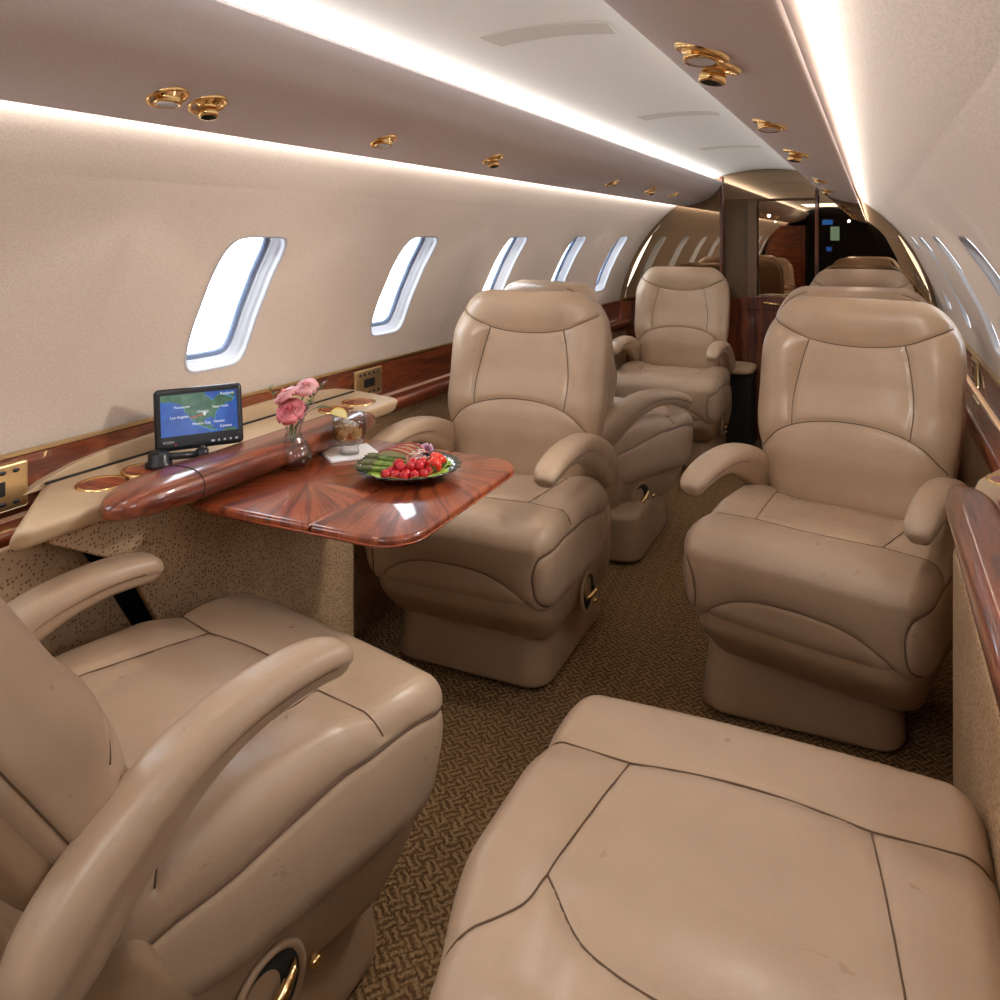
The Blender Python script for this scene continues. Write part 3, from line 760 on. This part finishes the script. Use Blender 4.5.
for (x, y, what) in ((-.398, .985, 'beside the largest reading light'), (-.39, 2.055, 'above the seat at the end of the table'), (-.38, 3.8, 'near the last window')):
    eyeball(x, y, 'air_nozzle', 'gold air nozzle %s on the table side' % what, G2, open_=True, tilt=(R_(-6), R_(8)))
for (x, y, what) in ((.412, .925, 'nearest the camera'), (.415, 1.566, 'second from the camera'), (.41, 3.27, 'close to the mirror')):
    eyeball(x, y, 'reading_light', 'gold swivel reading light %s on the side opposite the table' % what, G1, tilt=(R_(-8), R_(-14)))
for (x, y, what) in ((.414, 1.00, 'joined to the nearest reading light'), (.415, 2.13, 'above the tall seat'), (.40, 4.0, 'farthest down the cabin')):
    eyeball(x, y, 'air_nozzle', 'gold air nozzle %s on the side opposite the table' % what, G2, open_=True, tilt=(R_(-6), R_(-8)))

# ---------------------------------------------------------------- monitor on its arm
mo = empty('display_monitor', (-.769, 1.29, .758)); tag(mo, 'small black flat screen showing a flight map, on a swing arm over the ledge', 'monitor')
MON_RZ = R_(52)
scr = mk('housing', *rbox((.0925, .013, .067), (.011, .008, .011), 14), M['black'], mo)
scr.location = (-.004, .045, .089); scr.rotation_euler = (R_(-10), R_(-1), MON_RZ)
Sx, Sz = .080, .0445; oz = .0085
def flat(name, poly, mat, parent, d, off=(0, 0)):
    V = [(p[0]+off[0], -.0132-d, p[1]+off[1]+oz) for p in poly]+[(p[0]+off[0], -.0128-d, p[1]+off[1]+oz) for p in poly]
    n = len(poly); F = [tuple(range(n)), tuple(range(n, 2*n))[::-1]]+[(i, i+n, (i+1) % n+n, (i+1) % n) for i in range(n)]
    return mk(name, V, F, mat, parent, smooth=False)
def emis(name, col, st=1.0, noise=None):
    m = NT(name); m.P(Base_Color=(0.01, .01, .01, 1), Roughness=.2)
    m.b.inputs['Emission Strength'].default_value = st*.72
    if noise:
        mp = m.coord(); n = m.add('ShaderNodeTexNoise', i_Scale=noise[0], i_Detail=4.0); m.link(mp, 0, n, 'Vector')
        rp = m.ramp([(.35, col), (.7, noise[1])]); m.link(n, 'Fac', rp, 0); m.link(rp, 0, m.b, 'Emission Color')
    else: m.b.inputs['Emission Color'].default_value = col
    return m.m
M['sea'] = emis('screen_sea', srgb(24, 72, 158), .9, (30, srgb(34, 98, 190)))
M['land'] = emis('screen_land', srgb(44, 92, 62), .85, (60, srgb(86, 128, 92)))
M['shallow'] = emis('screen_shallow', srgb(70, 160, 220), .9)
M['white_e'] = emis('screen_text', (1, 1, 1, 1), .9); M['red_e'] = emis('screen_route', srgb(225, 40, 50), .9)
screen = flat('screen', [(-Sx, -Sz), (Sx, -Sz), (Sx, Sz), (-Sx, Sz)], M['sea'], scr, 0)
def mp_(pts): return [((u/100*2-1)*Sx, (1-v/100*2)*Sz) for u, v in pts]   # percent of the screen
NA = [(0, 0), (57, 0), (58, 8), (64, 16), (68, 22), (72, 12), (78, 8), (88, 14), (96, 22), (92, 30), (86, 30), (82, 36), (76, 42), (72, 50), (70, 60), (70, 68), (67, 66), (66, 62), (58, 64), (55, 70), (57, 80), (62, 82), (64, 78), (66, 82), (64, 87), (70, 90), (72, 95), (64, 93), (56, 86), (49, 80), (44, 70), (40, 66), (38, 62), (36, 54), (31, 44), (30, 36), (26, 26), (18, 20), (10, 16), (4, 18), (0, 14)]
flat('coast_glow', [(x*1.035, z*1.04) for x, z in mp_(NA) if abs(x) < Sx*.96 and abs(z) < Sz*.96] , M['shallow'], screen, .0004)
flat('land_map', [(max(-Sx, min(Sx, x)), max(-Sz, min(Sz, z))) for x, z in mp_(NA)], M['land'], screen, .0008)
flat('land_map', mp_([(80, 96), (88, 92), (97, 95), (98, 100), (80, 100)]), M['land'], screen, .0008)
flat('land_map', mp_([(90, 12), (97, 5), (99, 10), (95, 20)]), M['land'], screen, .0008)
flat('route_line', mp_([(37, 62), (37.5, 60), (55, 52.5), (55.3, 54.5)]), M['red_e'], screen, .0012)
flat('aircraft_mark', mp_([(53, 53), (55.2, 52), (54.5, 47), (55.6, 47), (57, 51), (59.5, 50), (59.5, 52), (57, 53.5), (57.4, 58), (56.2, 58), (55.5, 54.3)]), M['white_e'], screen, .0016)
def text(name, s, u, v, size, mat, parent, cx=False, plane=True):
    c = bpy.data.curves.new(name, 'FONT'); c.body = s; c.size = size; c.extrude = .00015; c.materials.append(mat)
    t0 = bpy.data.objects.new(name, c); me = bpy.data.meshes.new_from_object(t0); bpy.data.objects.remove(t0, do_unlink=True)
    t = bpy.data.objects.new(name, me); COL.objects.link(t); t.parent = parent
    t.location = ((u/100*2-1)*Sx, -.0146, (1-v/100*2)*Sz+oz); t.rotation_euler = (PI/2, 0, 0); return t
for s_, u, v in (('Vancouver', 17, 34), ('Los Angeles', 12, 58), ('Chicago', 46, 49), ('New York', 67, 41), ('Mexico City', 40, 78), ('Havana', 68, 77), ('Caracas', 76, 90), ('Reykjavik', 78, 10)):
    text('map_text', s_, u, v, .0078, M['white_e'], screen)
M['logo'] = simple('bezel_print', srgb(205, 208, 215), .5); M['logo_red'] = simple('bezel_print_red', srgb(200, 50, 40), .5)
text('maker_mark', 'ROSEN', 2, 116, .0072, M['logo'], scr)
flat('maker_dot', [(.0022*math.cos(a)-.051, .0022*math.sin(a)-.063) for a in np.linspace(0, 2*PI, 12, endpoint=False)], M['logo_red'], scr, .0003)
for k, w in enumerate((.0035, .0018, .0024, .0020, .0026)):
    flat('button_mark', [(-w, -.002), (w, -.002), (w, .002), (-w, .002)], M['logo'], scr, .0002, (.026+k*.0125, -.063))
flat('ir_window', [(-.018, -.001), (.018, -.001), (.015, .002), (-.015, .002)], M['gapline'], scr, .0002, (0, -.063))
mb = MB()
mb.add(*lathe([(0, .0), (.028, .0), (.028, .010), (.022, .014), (.022, .028), (.014, .035), (0, .035)], 28, (-.022, -.050, -.001))) 
mk('base', mb.V, mb.F, M['black'], mo)
v, f = tube([(-.022, -.050, .020), (.02, .03, .012)], .008, 12); mk('arm', v, f, M['black'], mo)
mb = MB(); mb.add(*lathe([(0, -.010), (.014, -.010), (.014, .012), (.009, .015), (0, .015)], 20, (.020, .030, .010)))
v, f = tube([(.02, .03, .018), (.0, .050, .030)], .010, 10); mb.add(v, f); mb.build('tilt_hinge', [M['black']], mo)

# ---------------------------------------------------------------- vase with roses
vx, vy = -.620, 1.47
va = empty('vase', (vx, vy, TZ)); tag(va, 'clear glass bud vase with a bulbous base and flared neck on the table', 'vase')
prof_o = [(0, .0), (.022, .0), (.034, .006), (.043, .022), (.043, .036), (.034, .056), (.022, .072), (.0175, .086), (.019, .100), (.026, .113)]
prof_i = [(.0235, .113), (.0165, .100), (.015, .086), (.019, .072), (.031, .055), (.0395, .036), (.0395, .022), (.031, .009), (.02, .006), (0, .006)]
mk('vessel', *lathe(prof_o+prof_i, 40), M['glass'], va)
mk('water', *lathe([(0, .0065), (.02, .0065), (.0305, .0095), (.0385, .022), (.0388, .036), (.034, .050), (0, .050)], 32), M['water'], va)
def rose(c, r, tilt, col, label):
    o = empty('rose', (c[0], c[1], c[2])); o.rotation_euler = tilt; tag(o, label, 'rose', 'pink roses in the bud vase')
    mb = MB()
    for layer in range(6):
        n = 3+layer if layer else 3; rr = r*(.18+.155*layer); hh = r*(1.15-.09*layer)
        for k in range(n if n < 6 else 5):
            a0 = layer*1.3+k*2*PI/min(n, 5); W = 2*PI/min(n, 5)*.72; V = []; nu, nv = 7, 7
            for i in range(nv):
                t = i/(nv-1)
                for j in range(nu):
                    q = j/(nu-1)*2-1; a = a0+q*W*(.55+.45*math.sin(PI*min(1, t*.9+.1)))
                    open_ = 1+.05*layer*t*t*2
                    R = rr*(.35+.65*math.sin(t*PI*.5))*open_+(.012*layer*r if t > .8 else 0)
                    z = -r*.55+hh*t*(1-.16*q*q)-(.12*layer*r*(t > .9))
                    V.append((R*math.cos(a), R*math.sin(a), z))
            F = [(i*nu+j, i*nu+j+1, (i+1)*nu+j+1, (i+1)*nu+j) for i in range(nv-1) for j in range(nu-1)]; mb.add(V, F)
    b = mb.build('petals', [col], o)
    m = b.modifiers.new('thick', 'SOLIDIFY'); m.thickness = .0008
    st = [(0, 0, -r*.5), (-.002, .003, -r*1.4)]
    # stem down into the vase
    R = Euler(tilt).to_matrix(); base = R.transposed() @ (Vector((vx+random.uniform(-.006, .006), vy+random.uniform(-.006, .006), TZ+.016))-Vector(c))
    neck = R.transposed() @ (Vector((vx+random.uniform(-.006, .006), vy+random.uniform(-.006, .006), TZ+.092))-Vector(c))
    v, f = tube(dens([(0, 0, -r*.45), tuple(neck), tuple(base)], .006), .0018, 6); mk('stem', v, f, M['stem'], o)
    v, f = lathe([(.002, -r*.62), (r*.34, -r*.45), (r*.42, -r*.25)], 10); mk('sepals', v, f, M['stem'], o)
def petalmat(name, a, b):
    m = NT(name); mp = m.coord(); sx = m.add('ShaderNodeTexNoise', i_Scale=60.0); m.link(mp, 0, sx, 'Vector')
    rp = m.ramp([(.3, a), (.7, b)]); m.link(sx, 'Fac', rp, 0); m.link(rp, 0, m.b, 'Base Color'); m.P(Roughness=.5)
    m.b.inputs['Subsurface Weight'].default_value = .15; m.b.inputs['Subsurface Scale'].default_value = .01; return m.m
M['petal1'] = petalmat('pink_petal', srgb(228, 110, 128), srgb(246, 160, 168))
M['petal2'] = petalmat('pale_pink_petal', srgb(236, 150, 158), srgb(250, 196, 198))
M['stem'] = simple('green_stem', srgb(74, 104, 52), .5); M['leafg'] = simple('sprig_leaf', srgb(88, 116, 72), .55); M['leafd'] = simple('dark_leaf', srgb(52, 84, 50), .45)
rose((vx+.004, vy-.018, TZ+.140), .0235, (R_(42), R_(10), 0), M['petal1'], 'open pink rose at the front of the bud vase')
rose((vx-.022, vy-.004, TZ+.172), .020, (R_(22), R_(-24), 0), M['petal2'], 'pale pink rose on the window side of the bud vase')
rose((vx+.024, vy+.016, TZ+.190), .0185, (R_(30), R_(6), 0), M['petal2'], 'tallest and palest rose standing upright in the bud vase')
for k, (dx, dy, h, lab) in enumerate([(-.060, -.012, .185, 'feathery green sprig leaning out of the vase towards the monitor'), (.062, .03, .195, 'feathery green sprig leaning out of the vase towards the drink'), (-.045, .03, .150, 'short green sprig low behind the roses'), (.055, -.005, .160, 'green sprig with tiny blossoms beside the front rose')]):
    o = empty('greenery_sprig', (vx, vy, TZ)); tag(o, lab, 'greenery', 'greenery sprigs in the bud vase')
    P = dens([(0, 0, .018), (dx*.1, dy*.1, .09), (dx*.55, dy*.55, h*.78), (dx, dy, h)], .004); v, f = tube(P, .001, 5); mk('stem', v, f, M['stem'], o)
    mb = MB(); rnd = random.Random(k)
    for i in range(int(len(P)*.5), len(P)):
        for q in range(2):
            a = rnd.uniform(0, 2*PI); d = np.array([math.cos(a), math.sin(a), rnd.uniform(.1, .9)]); d /= np.linalg.norm(d); l = rnd.uniform(.009, .016)
            sd = np.cross(d, [0, 0, 1.0]); sd /= np.linalg.norm(sd); p = P[i]
            mb.add([p, p+d*l*.5+sd*.0022, p+d*l, p+d*l*.5-sd*.0022], [(0, 1, 2, 3)])
    mb.build('leaves', [M['leafg']], o, smooth=False)
    if k in (1, 3):
        mb = MB()
        for i in range(9):
            p = P[int(len(P)*rnd.uniform(.6, 1))-1]+np.array([rnd.uniform(-.01, .01) for _ in range(3)]); mb.add(*[bbox_round(p, (.0022,)*3, .002, 3)][0])
        mb.build('blossoms', [simple('tiny_blossom', srgb(200, 160, 185), .6)], o)
o = empty('rose_leaf', (vx, vy, TZ)); tag(o, 'broad dark green leaf sticking out of the vase below the roses', 'leaf')
V = []
for i in range(9):
    t = i/8; w = .013*math.sin(PI*t)**.8; c = np.array([.028+.05*t, .016+.026*t, .128+.012*math.sin(t*2.6)])
    V += [tuple(c+np.array([-.4*w, .9*w, .0015])), tuple(c), tuple(c+np.array([.4*w, -.9*w, .0015]))]
F = [(i*3+j, i*3+j+1, i*3+j+4, i*3+j+3) for i in range(8) for j in range(2)]; mk('blade', V, F, M['leafd'], o)
v, f = tube([(0, 0, .09), (.028, .016, .128)], .0012, 5); mk('stem', v, f, M['stem'], o)

# ---------------------------------------------------------------- drink on a napkin
nk = empty('napkin', (-.575, 1.625, TZ)); nk.rotation_euler = (0, 0, R_(-38)); tag(nk, 'folded white paper napkin under the glass', 'napkin')
M['paper'] = simple('white_paper', srgb(238, 238, 240), .8)
for k in range(4):
    V, F = box((random.uniform(-.001, .001), k*.0006, .0008+k*.0011), (.062, .062, .0004)); sh = mk('fold', V, F, M['paper'], nk, smooth=False)
gl = empty('glass_tumbler', (-.568, 1.615, TZ+.0049)); gl.scale = (.97, .97, .97); tag(gl, 'rounded clear tumbler of iced amber drink standing on the napkin', 'glass')
po = [(0, 0), (.024, 0), (.0245, .006), (.022, .016), (.0235, .020), (.036, .032), (.0435, .052), (.0445, .070), (.0425, .098)]
pi_ = [(.0412, .098), (.043, .070), (.0418, .053), (.034, .035), (.022, .024), (0, .0215)]
mk('vessel', *lathe(po+pi_, 44), M['glass'], gl)
mk('drink', *lathe([(0, .022), (.0215, .0245), (.0335, .0355), (.0412, .053), (.0424, .068), (.0418, .076), (0, .076)], 40), M['drink'], gl)
for k, (x, y, z, a) in enumerate([(-.014, -.010, .045, .3), (.015, .008, .050, .9), (-.004, .016, .064, 1.4), (.014, -.014, .070, .2), (-.018, .006, .072, .7)]):
    V, F = rbox((.011, .011, .011), .003, 6); Rm = Euler((a, a*1.7, a*.6)).to_matrix(); V = [tuple(Rm @ Vector(p)+Vector((x, y, z))) for p in V]; mk('ice_cube', V, F, M['ice'], gl)
sl = empty('lemon_slice', (-.590, 1.600, TZ+.096)); sl.rotation_euler = (R_(70), R_(20), R_(40)); tag(sl, 'half slice of pale lemon on the rim of the tumbler', 'lemon slice')
n = 16; P = [(.019*math.cos(PI*i/n), .019*math.sin(PI*i/n)) for i in range(n+1)]; V, F = prism(P, -.0015, .0015); mk('flesh', V, F, simple('lemon_flesh', srgb(238, 226, 160), .4), sl, smooth=False)
v, f = tube([(.0195*math.cos(PI*i/n), .0195*math.sin(PI*i/n), 0) for i in range(n+1)], .0022, 6); mk('rind', v, f, simple('lemon_rind', srgb(232, 214, 110), .4), sl)

# ---------------------------------------------------------------- plate of food
px_, py_ = -.352, 1.535; PZ = TZ
pl = empty('plate', (px_, py_, PZ)); tag(pl, 'dark smoked glass plate with scalloped rim holding fruit and vegetables', 'plate')
pm = NT('smoked_glass'); pm.P(Base_Color=(.035, .05, .045, 1), Roughness=.08); pm.b.inputs['Coat Weight'].default_value = .6
V = []; F = []; n = 96; prof = [(0, .004), (.05, .004), (.075, .008), (.098, .017), (.116, .026), (.117, .0275), (.099, .020), (.07, .011), (.05, .009), (0, .009)]
pr = prof[::1]
for r, z in [(0.001, .0), (.055, .0), (.078, .006), (.100, .015), (.116, .024), (.118, .026), (.116, .0275), (.098, .019), (.074, .010), (.050, .006), (.001, .006)]:
    for i in range(n):
        a = 2*PI*i/n; k = 1+(.022*math.cos(a*24) if r > .09 else 0); V.append((r*k*math.cos(a), r*k*math.sin(a), z))
for j in range(10):
    for i in range(n): F.append((j*n+i, j*n+(i+1) % n, (j+1)*n+(i+1) % n, (j+1)*n+i))
mk('dish', V, F, pm.m, pl)
# camera-ward direction from the plate
cd = np.array([.588-px_, -py_]); cd /= np.linalg.norm(cd); cr = np.array([-cd[1], cd[0]])   # towards the viewer, and to its right
def onp(r_, f_, z=0): p = np.array([px_, py_])+cr*r_+cd*f_; return (p[0], p[1], PZ+z)
def lettuce(c, rz, size, label):
    o = empty('lettuce_leaf', c, rz); tag(o, label, 'lettuce', 'lettuce leaves on the plate'); m = 18; V = []
    for i in range(m):
        for j in range(m):
            u, v = i/(m-1)*2-1, j/(m-1)*2-1; rr = math.hypot(u, v); k = 1/max(1, rr/1.0)
            x, y = u*k, v*k; e = min(1, math.hypot(x, y)); a = math.atan2(y, x)
            z = .0035+.010*e**2+.0035*e**3*math.sin(a*9+1)+.001*math.sin(x*14)*math.sin(y*11); V.append((x*size, y*size*.62, z))
    F = [(i*m+j, i*m+j+1, (i+1)*m+j+1, (i+1)*m+j) for i in range(m-1) for j in range(m-1)]
    b = mk('blade', V, F, petalmat('lettuce_%d' % int(size*1e4+rz*10), srgb(120, 160, 58), srgb(178, 204, 98)), o)
    s_ = b.modifiers.new('t', 'SOLIDIFY'); s_.thickness = .0007; return o
va_ = math.atan2(cr[1], cr[0])
lettuce(onp(0, .045, .008), va_, .088, 'frilly green lettuce leaf along the front of the plate')
lettuce(onp(.05, .01, .010), va_+.9, .06, 'green lettuce leaf under the strawberry')
lettuce(onp(-.04, .0, .009), va_-.5, .06, 'green lettuce leaf under the asparagus')
def drupe_mesh(r, col, name, seed):
    n, m = 30, 22; V = []; F = []; pts = []
    for i in range(60):
        t = (i+.5)/60; z = 1-2*t; q = math.sqrt(1-z*z); a = i*2.39996; pts.append((q*math.cos(a), q*math.sin(a), z))
    P = np.array(pts)
    for j in range(m+1):
        for k in range(n):
            ph = PI*j/m; a = 2*PI*k/n; d = np.array([math.sin(ph)*math.cos(a), math.sin(ph)*math.sin(a), math.cos(ph)])
            e = np.sort(((P-d)**2).sum(1))[0]; h = r*(.90+.16*math.sqrt(max(0, 1-e/.075))); V.append(d*h*np.array([1, 1, 1.12]))
    for j in range(m):
        for k in range(n): a = j*n+k; b = j*n+(k+1) % n; F.append((a, a+n, b+n, b))
    mb = MB(); mb.add(V, F); return mb
M['rasp'] = NT('raspberry'); M['rasp'].P(Base_Color=srgb(188, 28, 40), Roughness=.35); M['rasp'].b.inputs['Subsurface Weight'].default_value = .1; M['rasp'] = M['rasp'].m
M['straw'] = simple('strawberry_skin', srgb(214, 40, 30), .28); M['bberry'] = simple('blackberry_skin', srgb(30, 22, 40), .3)
rb = drupe_mesh(.0105, None, 'r', 1); meshr = None
spots = [(-.048, .060, .018), (-.028, .066, .018), (-.010, .074, .018), (.012, .070, .018), (.033, .064, .018), (-.036, .046, .020), (-.016, .052, .030), (.004, .054, .032), (.024, .050, .032), (.044, .046, .020), (-.004, .064, .020), (.010, .040, .036), (.030, .034, .034), (-.022, .036, .034)]
wh = ['outermost on the asparagus side', 'second from the asparagus end', 'lowest at the front rim', 'front row, right of the lowest one', 'front row beside the strawberry', 'behind the outermost one', 'second layer next to the asparagus', 'second layer in the middle', 'second layer toward the strawberry', 'tucked against the strawberry', 'half buried in the middle of the pile', 'top of the pile below the shredded garnish', 'top of the pile next to the strawberry', 'top of the pile next to the asparagus']
for k, (a, b, z) in enumerate(spots):
    c = onp(a, b, z+.002)
    if meshr is None: r0 = rb.build('raspberry', [M['rasp']]); meshr = r0; o = r0
    else: o = meshr.copy(); COL.objects.link(o)
    o.location = c; o.rotation_euler = (random.uniform(-.8, .8), random.uniform(-.8, .8), random.uniform(0, 6)); tag(o, 'red raspberry on the plate, '+wh[k], 'raspberry', 'raspberries on the plate')
st = lathe([(0, -.026), (.006, -.024), (.013, -.014), (.0175, -.002), (.0185, .006), (.014, .012), (.004, .014), (0, .014)], 20)
for k, (a, b, z, rot, lb) in enumerate([(.056, .036, .030, (1.9, .2, .2), 'large red strawberry standing at the rim side of the raspberries'), (.066, .018, .034, (2.2, -.3, 1.0), 'red strawberry leaning behind the large one')]):
    o = empty('strawberry', onp(a, b, z)); o.rotation_euler = rot; tag(o, lb, 'strawberry', 'strawberries on the plate')
    mk('flesh', *st, M['straw'], o); mb = MB()
    for i in range(40):
        t = (i+.5)/40; zz = -.022+.032*t; rr = np.interp(zz, [-.026, -.014, -.002, .006, .014], [.001, .0132, .0177, .0187, .006]); aa = i*2.4
        mb.add(*bbox_round((rr*math.cos(aa), rr*math.sin(aa), zz), (.0007, .0007, .001), .0006, 3))
    mb.build('seeds', [simple('strawberry_seed', srgb(232, 190, 90), .5)], o)
    mb = MB()
    for i in range(7):
        aa = i*2*PI/7; d = np.array([math.cos(aa), math.sin(aa), 0]); e = np.array([-d[1], d[0], 0]); mb.add([(0, 0, .0145), tuple(d*.008+e*.003+[0, 0, .015]), tuple(d*.016+[0, 0, .012]), tuple(d*.008-e*.003+[0, 0, .015])], [(0, 1, 2, 3)])
    mb.build('leaves', [M['leafg']], o, smooth=False)
bb = drupe_mesh(.009, None, 'b', 2); b0 = None
for k, (a, b, z) in enumerate([(.060, -.020, .026), (.078, -.008, .026), (.070, -.034, .028), (.046, -.036, .032)]):
    if b0 is None: b0 = bb.build('blackberry', [M['bberry']]); o = b0
    else: o = b0.copy(); COL.objects.link(o)
    o.location = onp(a, b, z); tag(o, 'dark blackberry at the back of the plate, '+['behind the shredded garnish', 'outermost behind the strawberry', 'closest to the aisle edge of the plate', 'beside the sliced onion'][k], 'blackberry', 'blackberries on the plate')
gr = MB(); rnd = random.Random(5)
for k in range(46):
    a = rnd.uniform(0, 2*PI); c = np.array(onp(.022, .004, .040))+np.array([rnd.gauss(0, .010), rnd.gauss(0, .010), rnd.uniform(-.006, .014)]); d = np.array([math.cos(a), math.sin(a), rnd.uniform(-.5, .5)])*.009
    e = np.array([-d[1], d[0], .003])*.4
    v, f = tube(dens([c-d, c+e, c+d], .004), .0011, 5); gr.add(v, f, k % 2)
o = gr.build('shredded_garnish', [simple('white_shred', srgb(240, 232, 226), .5), simple('pink_shred', srgb(232, 168, 158), .5)]); tag(o, 'heap of white and pink shredded garnish behind the raspberries', 'garnish', kind='stuff')
M['asp'] = petalmat('asparagus_green', srgb(92, 124, 48), srgb(150, 172, 84)); M['asp_tip'] = petalmat('asparagus_tip', srgb(66, 84, 44), srgb(104, 104, 66))
for k in range(5):
    o = empty('asparagus_spear', onp(-.050+.004*k, .036-.021*k, .024+.003*(k % 2))); o.rotation_euler = (0, 0, va_+R_(178-5*k)); tag(o, 'green asparagus spear on the plate, '+['nearest the front rim', 'second from the front rim', 'in the middle of the bunch', 'second from the back', 'at the back of the bunch'][k], 'asparagus', 'asparagus spears on the plate')
    v, f = tube([(-.045, 0, 0), (0, 0, .001), (.030, 0, .004)], [.0052, .0055, .0050], 10); mk('stalk', v, f, M['asp'], o)
    v, f = tube([(.028, 0, .004), (.040, 0, .005), (.052, 0, .0065), (.064, 0, .008)], [.0050, .0064, .0050, .0012], 10); mb = MB(); mb.add(v, f)
    for i in range(18):
        t = i/18; c = np.array([.030+.03*t, .0052*math.cos(i*2.4)*(1-.5*t), .005+.0052*math.sin(i*2.4)*(1-.5*t)]); mb.add(*bbox_round(c, (.004, .0022, .0022), .002, 3))
    mb.build('tip', [M['asp_tip']], o)
M['apple'] = simple('apple_flesh', srgb(240, 226, 196), .5); M['appleskin'] = simple('apple_skin', srgb(170, 60, 60), .35)
for k in range(4):
    o = empty('apple_slice', onp(-.030+.012*k, -.030-.006*k, .034+.003*k)); o.rotation_euler = (R_(62), R_(4*k), va_+R_(150-6*k)); tag(o, 'thin crescent apple slice at the back of the plate, '+['nearest the asparagus', 'second from the asparagus', 'second from the onion', 'nearest the onion'][k], 'apple slice', 'apple slices fanned on the plate')
    P = [(.042*math.cos(a), .020*math.sin(a)) for a in np.linspace(0, PI, 18)]+[(.040*math.cos(a), .004*math.sin(a)) for a in np.linspace(PI, 0, 12)][1:-1]
    V, F = prism(P, -.0022, .0022); mk('flesh', V, F, M['apple'], o, smooth=False)
    v, f = tube([(.042*math.cos(a), .0205*math.sin(a), 0) for a in np.linspace(.1, PI-.1, 18)], .0022, 6); mk('skin', v, f, M['appleskin'], o)
for k in range(2):
    o = empty('onion_slice', onp(.022+.016*k, -.040-.004*k, .042)); o.rotation_euler = (R_(58), R_(-20), va_+R_(170+20*k)); tag(o, ['purple onion petal standing behind the shredded garnish', 'smaller purple onion petal beside the taller one'][k], 'onion slice', 'onion petals on the plate')
    V = []
    for i in range(9):
        for j in range(9):
            u, v_ = i/8*2-1, j/8; w = .017*math.sin(PI*(.12+.83*v_))**.8; V.append((u*w, .036*v_-.01, -.008*(1-u*u)))
    F = [(i*9+j, i*9+j+1, (i+1)*9+j+1, (i+1)*9+j) for i in range(8) for j in range(8)]
    b = mk('petal', V, F, petalmat('onion_purple_%d' % k, srgb(170, 120, 160), srgb(218, 190, 214)), o); b.modifiers.new('t', 'SOLIDIFY').thickness = .0015

# ---------------------------------------------------------------- light
def area(name, loc, rot, sx, sy, power, col=(1, 1, 1), spread=PI):
    l = bpy.data.lights.new(name, 'AREA'); l.shape = 'RECTANGLE'; l.size = sx; l.size_y = sy; l.energy = power; l.color = col; l.spread = spread
    o = bpy.data.objects.new(name, l); COL.objects.link(o); o.location = loc; o.rotation_euler = rot; return o
LY = (Y0+Y1)/2; LL = (Y1-Y0)-.04
for s in (-1, 1):
    a = area('cove_wall_light', (s*.508, LY, 1.462), (0, -s*R_(48), 0), .014, LL, 17, (1, .98, .96))
    a = area('cove_ceiling_light', (s*.308, LY, 1.590), (0, s*R_(112), 0), .016, LL, 12, (1, .985, .97))
def spot(name, loc, tgt, power, size, blend=.6, col=(1, .93, .84), rad=.02):
    l = bpy.data.lights.new(name, 'SPOT'); l.energy = power; l.spot_size = R_(size); l.spot_blend = blend; l.color = col; l.shadow_soft_size = rad
    o = bpy.data.objects.new(name, l); COL.objects.link(o); o.location = loc
    d = Vector(tgt)-Vector(loc); o.rotation_euler = d.to_track_quat('-Z', 'Y').to_euler(); return o
spot('reading_beam', (.40, 1.85, 1.40), (-.55, 1.45, .72), 26, 80, .8, rad=.05)
spot('reading_beam', (.40, 1.10, 1.40), (.45, .95, .4), 4, 100, .8, rad=.05)
spot('reading_beam', (-.44, 1.00, 1.41), (-.35, 1.0, .4), 1.5, 110, .8, rad=.05)
spot('reading_beam', (.38, 1.56, 1.40), (.53, 2.50, .75), 11, 75, .9, rad=.010)
spot('reading_beam', (-.34, 1.52, 1.40), (-.44, 2.45, .72), 10, 75, .9, rad=.010)
spot('reading_beam', (-.20, 3.35, 1.42), (-.42, 4.70, .75), 9, 70, .9, rad=.010)
area('overhead_fill_light', (0, -.45, 1.635), (0, 0, 0), .4, 1.1, 8, (1, .97, .94))  # added fill lamp over the viewpoint, not a cabin fixture
W = bpy.data.worlds.new('sky'); SC.world = W; W.use_nodes = True
bg = W.node_tree.nodes['Background']; bg.inputs[0].default_value = (.86, .93, 1, 1); bg.inputs[1].default_value = 7.5

# ---------------------------------------------------------------- camera
cam = bpy.data.cameras.new('camera'); co = bpy.data.objects.new('camera', cam); COL.objects.link(co)
cam.sensor_width = 36; cam.lens = 800/1000*36; cam.shift_y = -(500-236)/1000; cam.clip_start = .02
co.location = (.588, 0, 1.25); co.rotation_euler = (PI/2, 0, math.atan(372/800)); SC.camera = co
SC.view_settings.view_transform = 'Standard'; SC.view_settings.look = 'None'; SC.view_settings.exposure = .25; SC.view_settings.gamma = 1; SC.view_settings.use_curve_mapping = False
SC.cycles.max_bounces = 10; SC.cycles.diffuse_bounces = 5; SC.cycles.glossy_bounces = 5; SC.cycles.transmission_bounces = 8; SC.cycles.transparent_max_bounces = 12
SC.cycles.caustics_reflective = False; SC.cycles.caustics_refractive = False; SC.cycles.sample_clamp_indirect = 4
SC.cycles.use_denoising = True
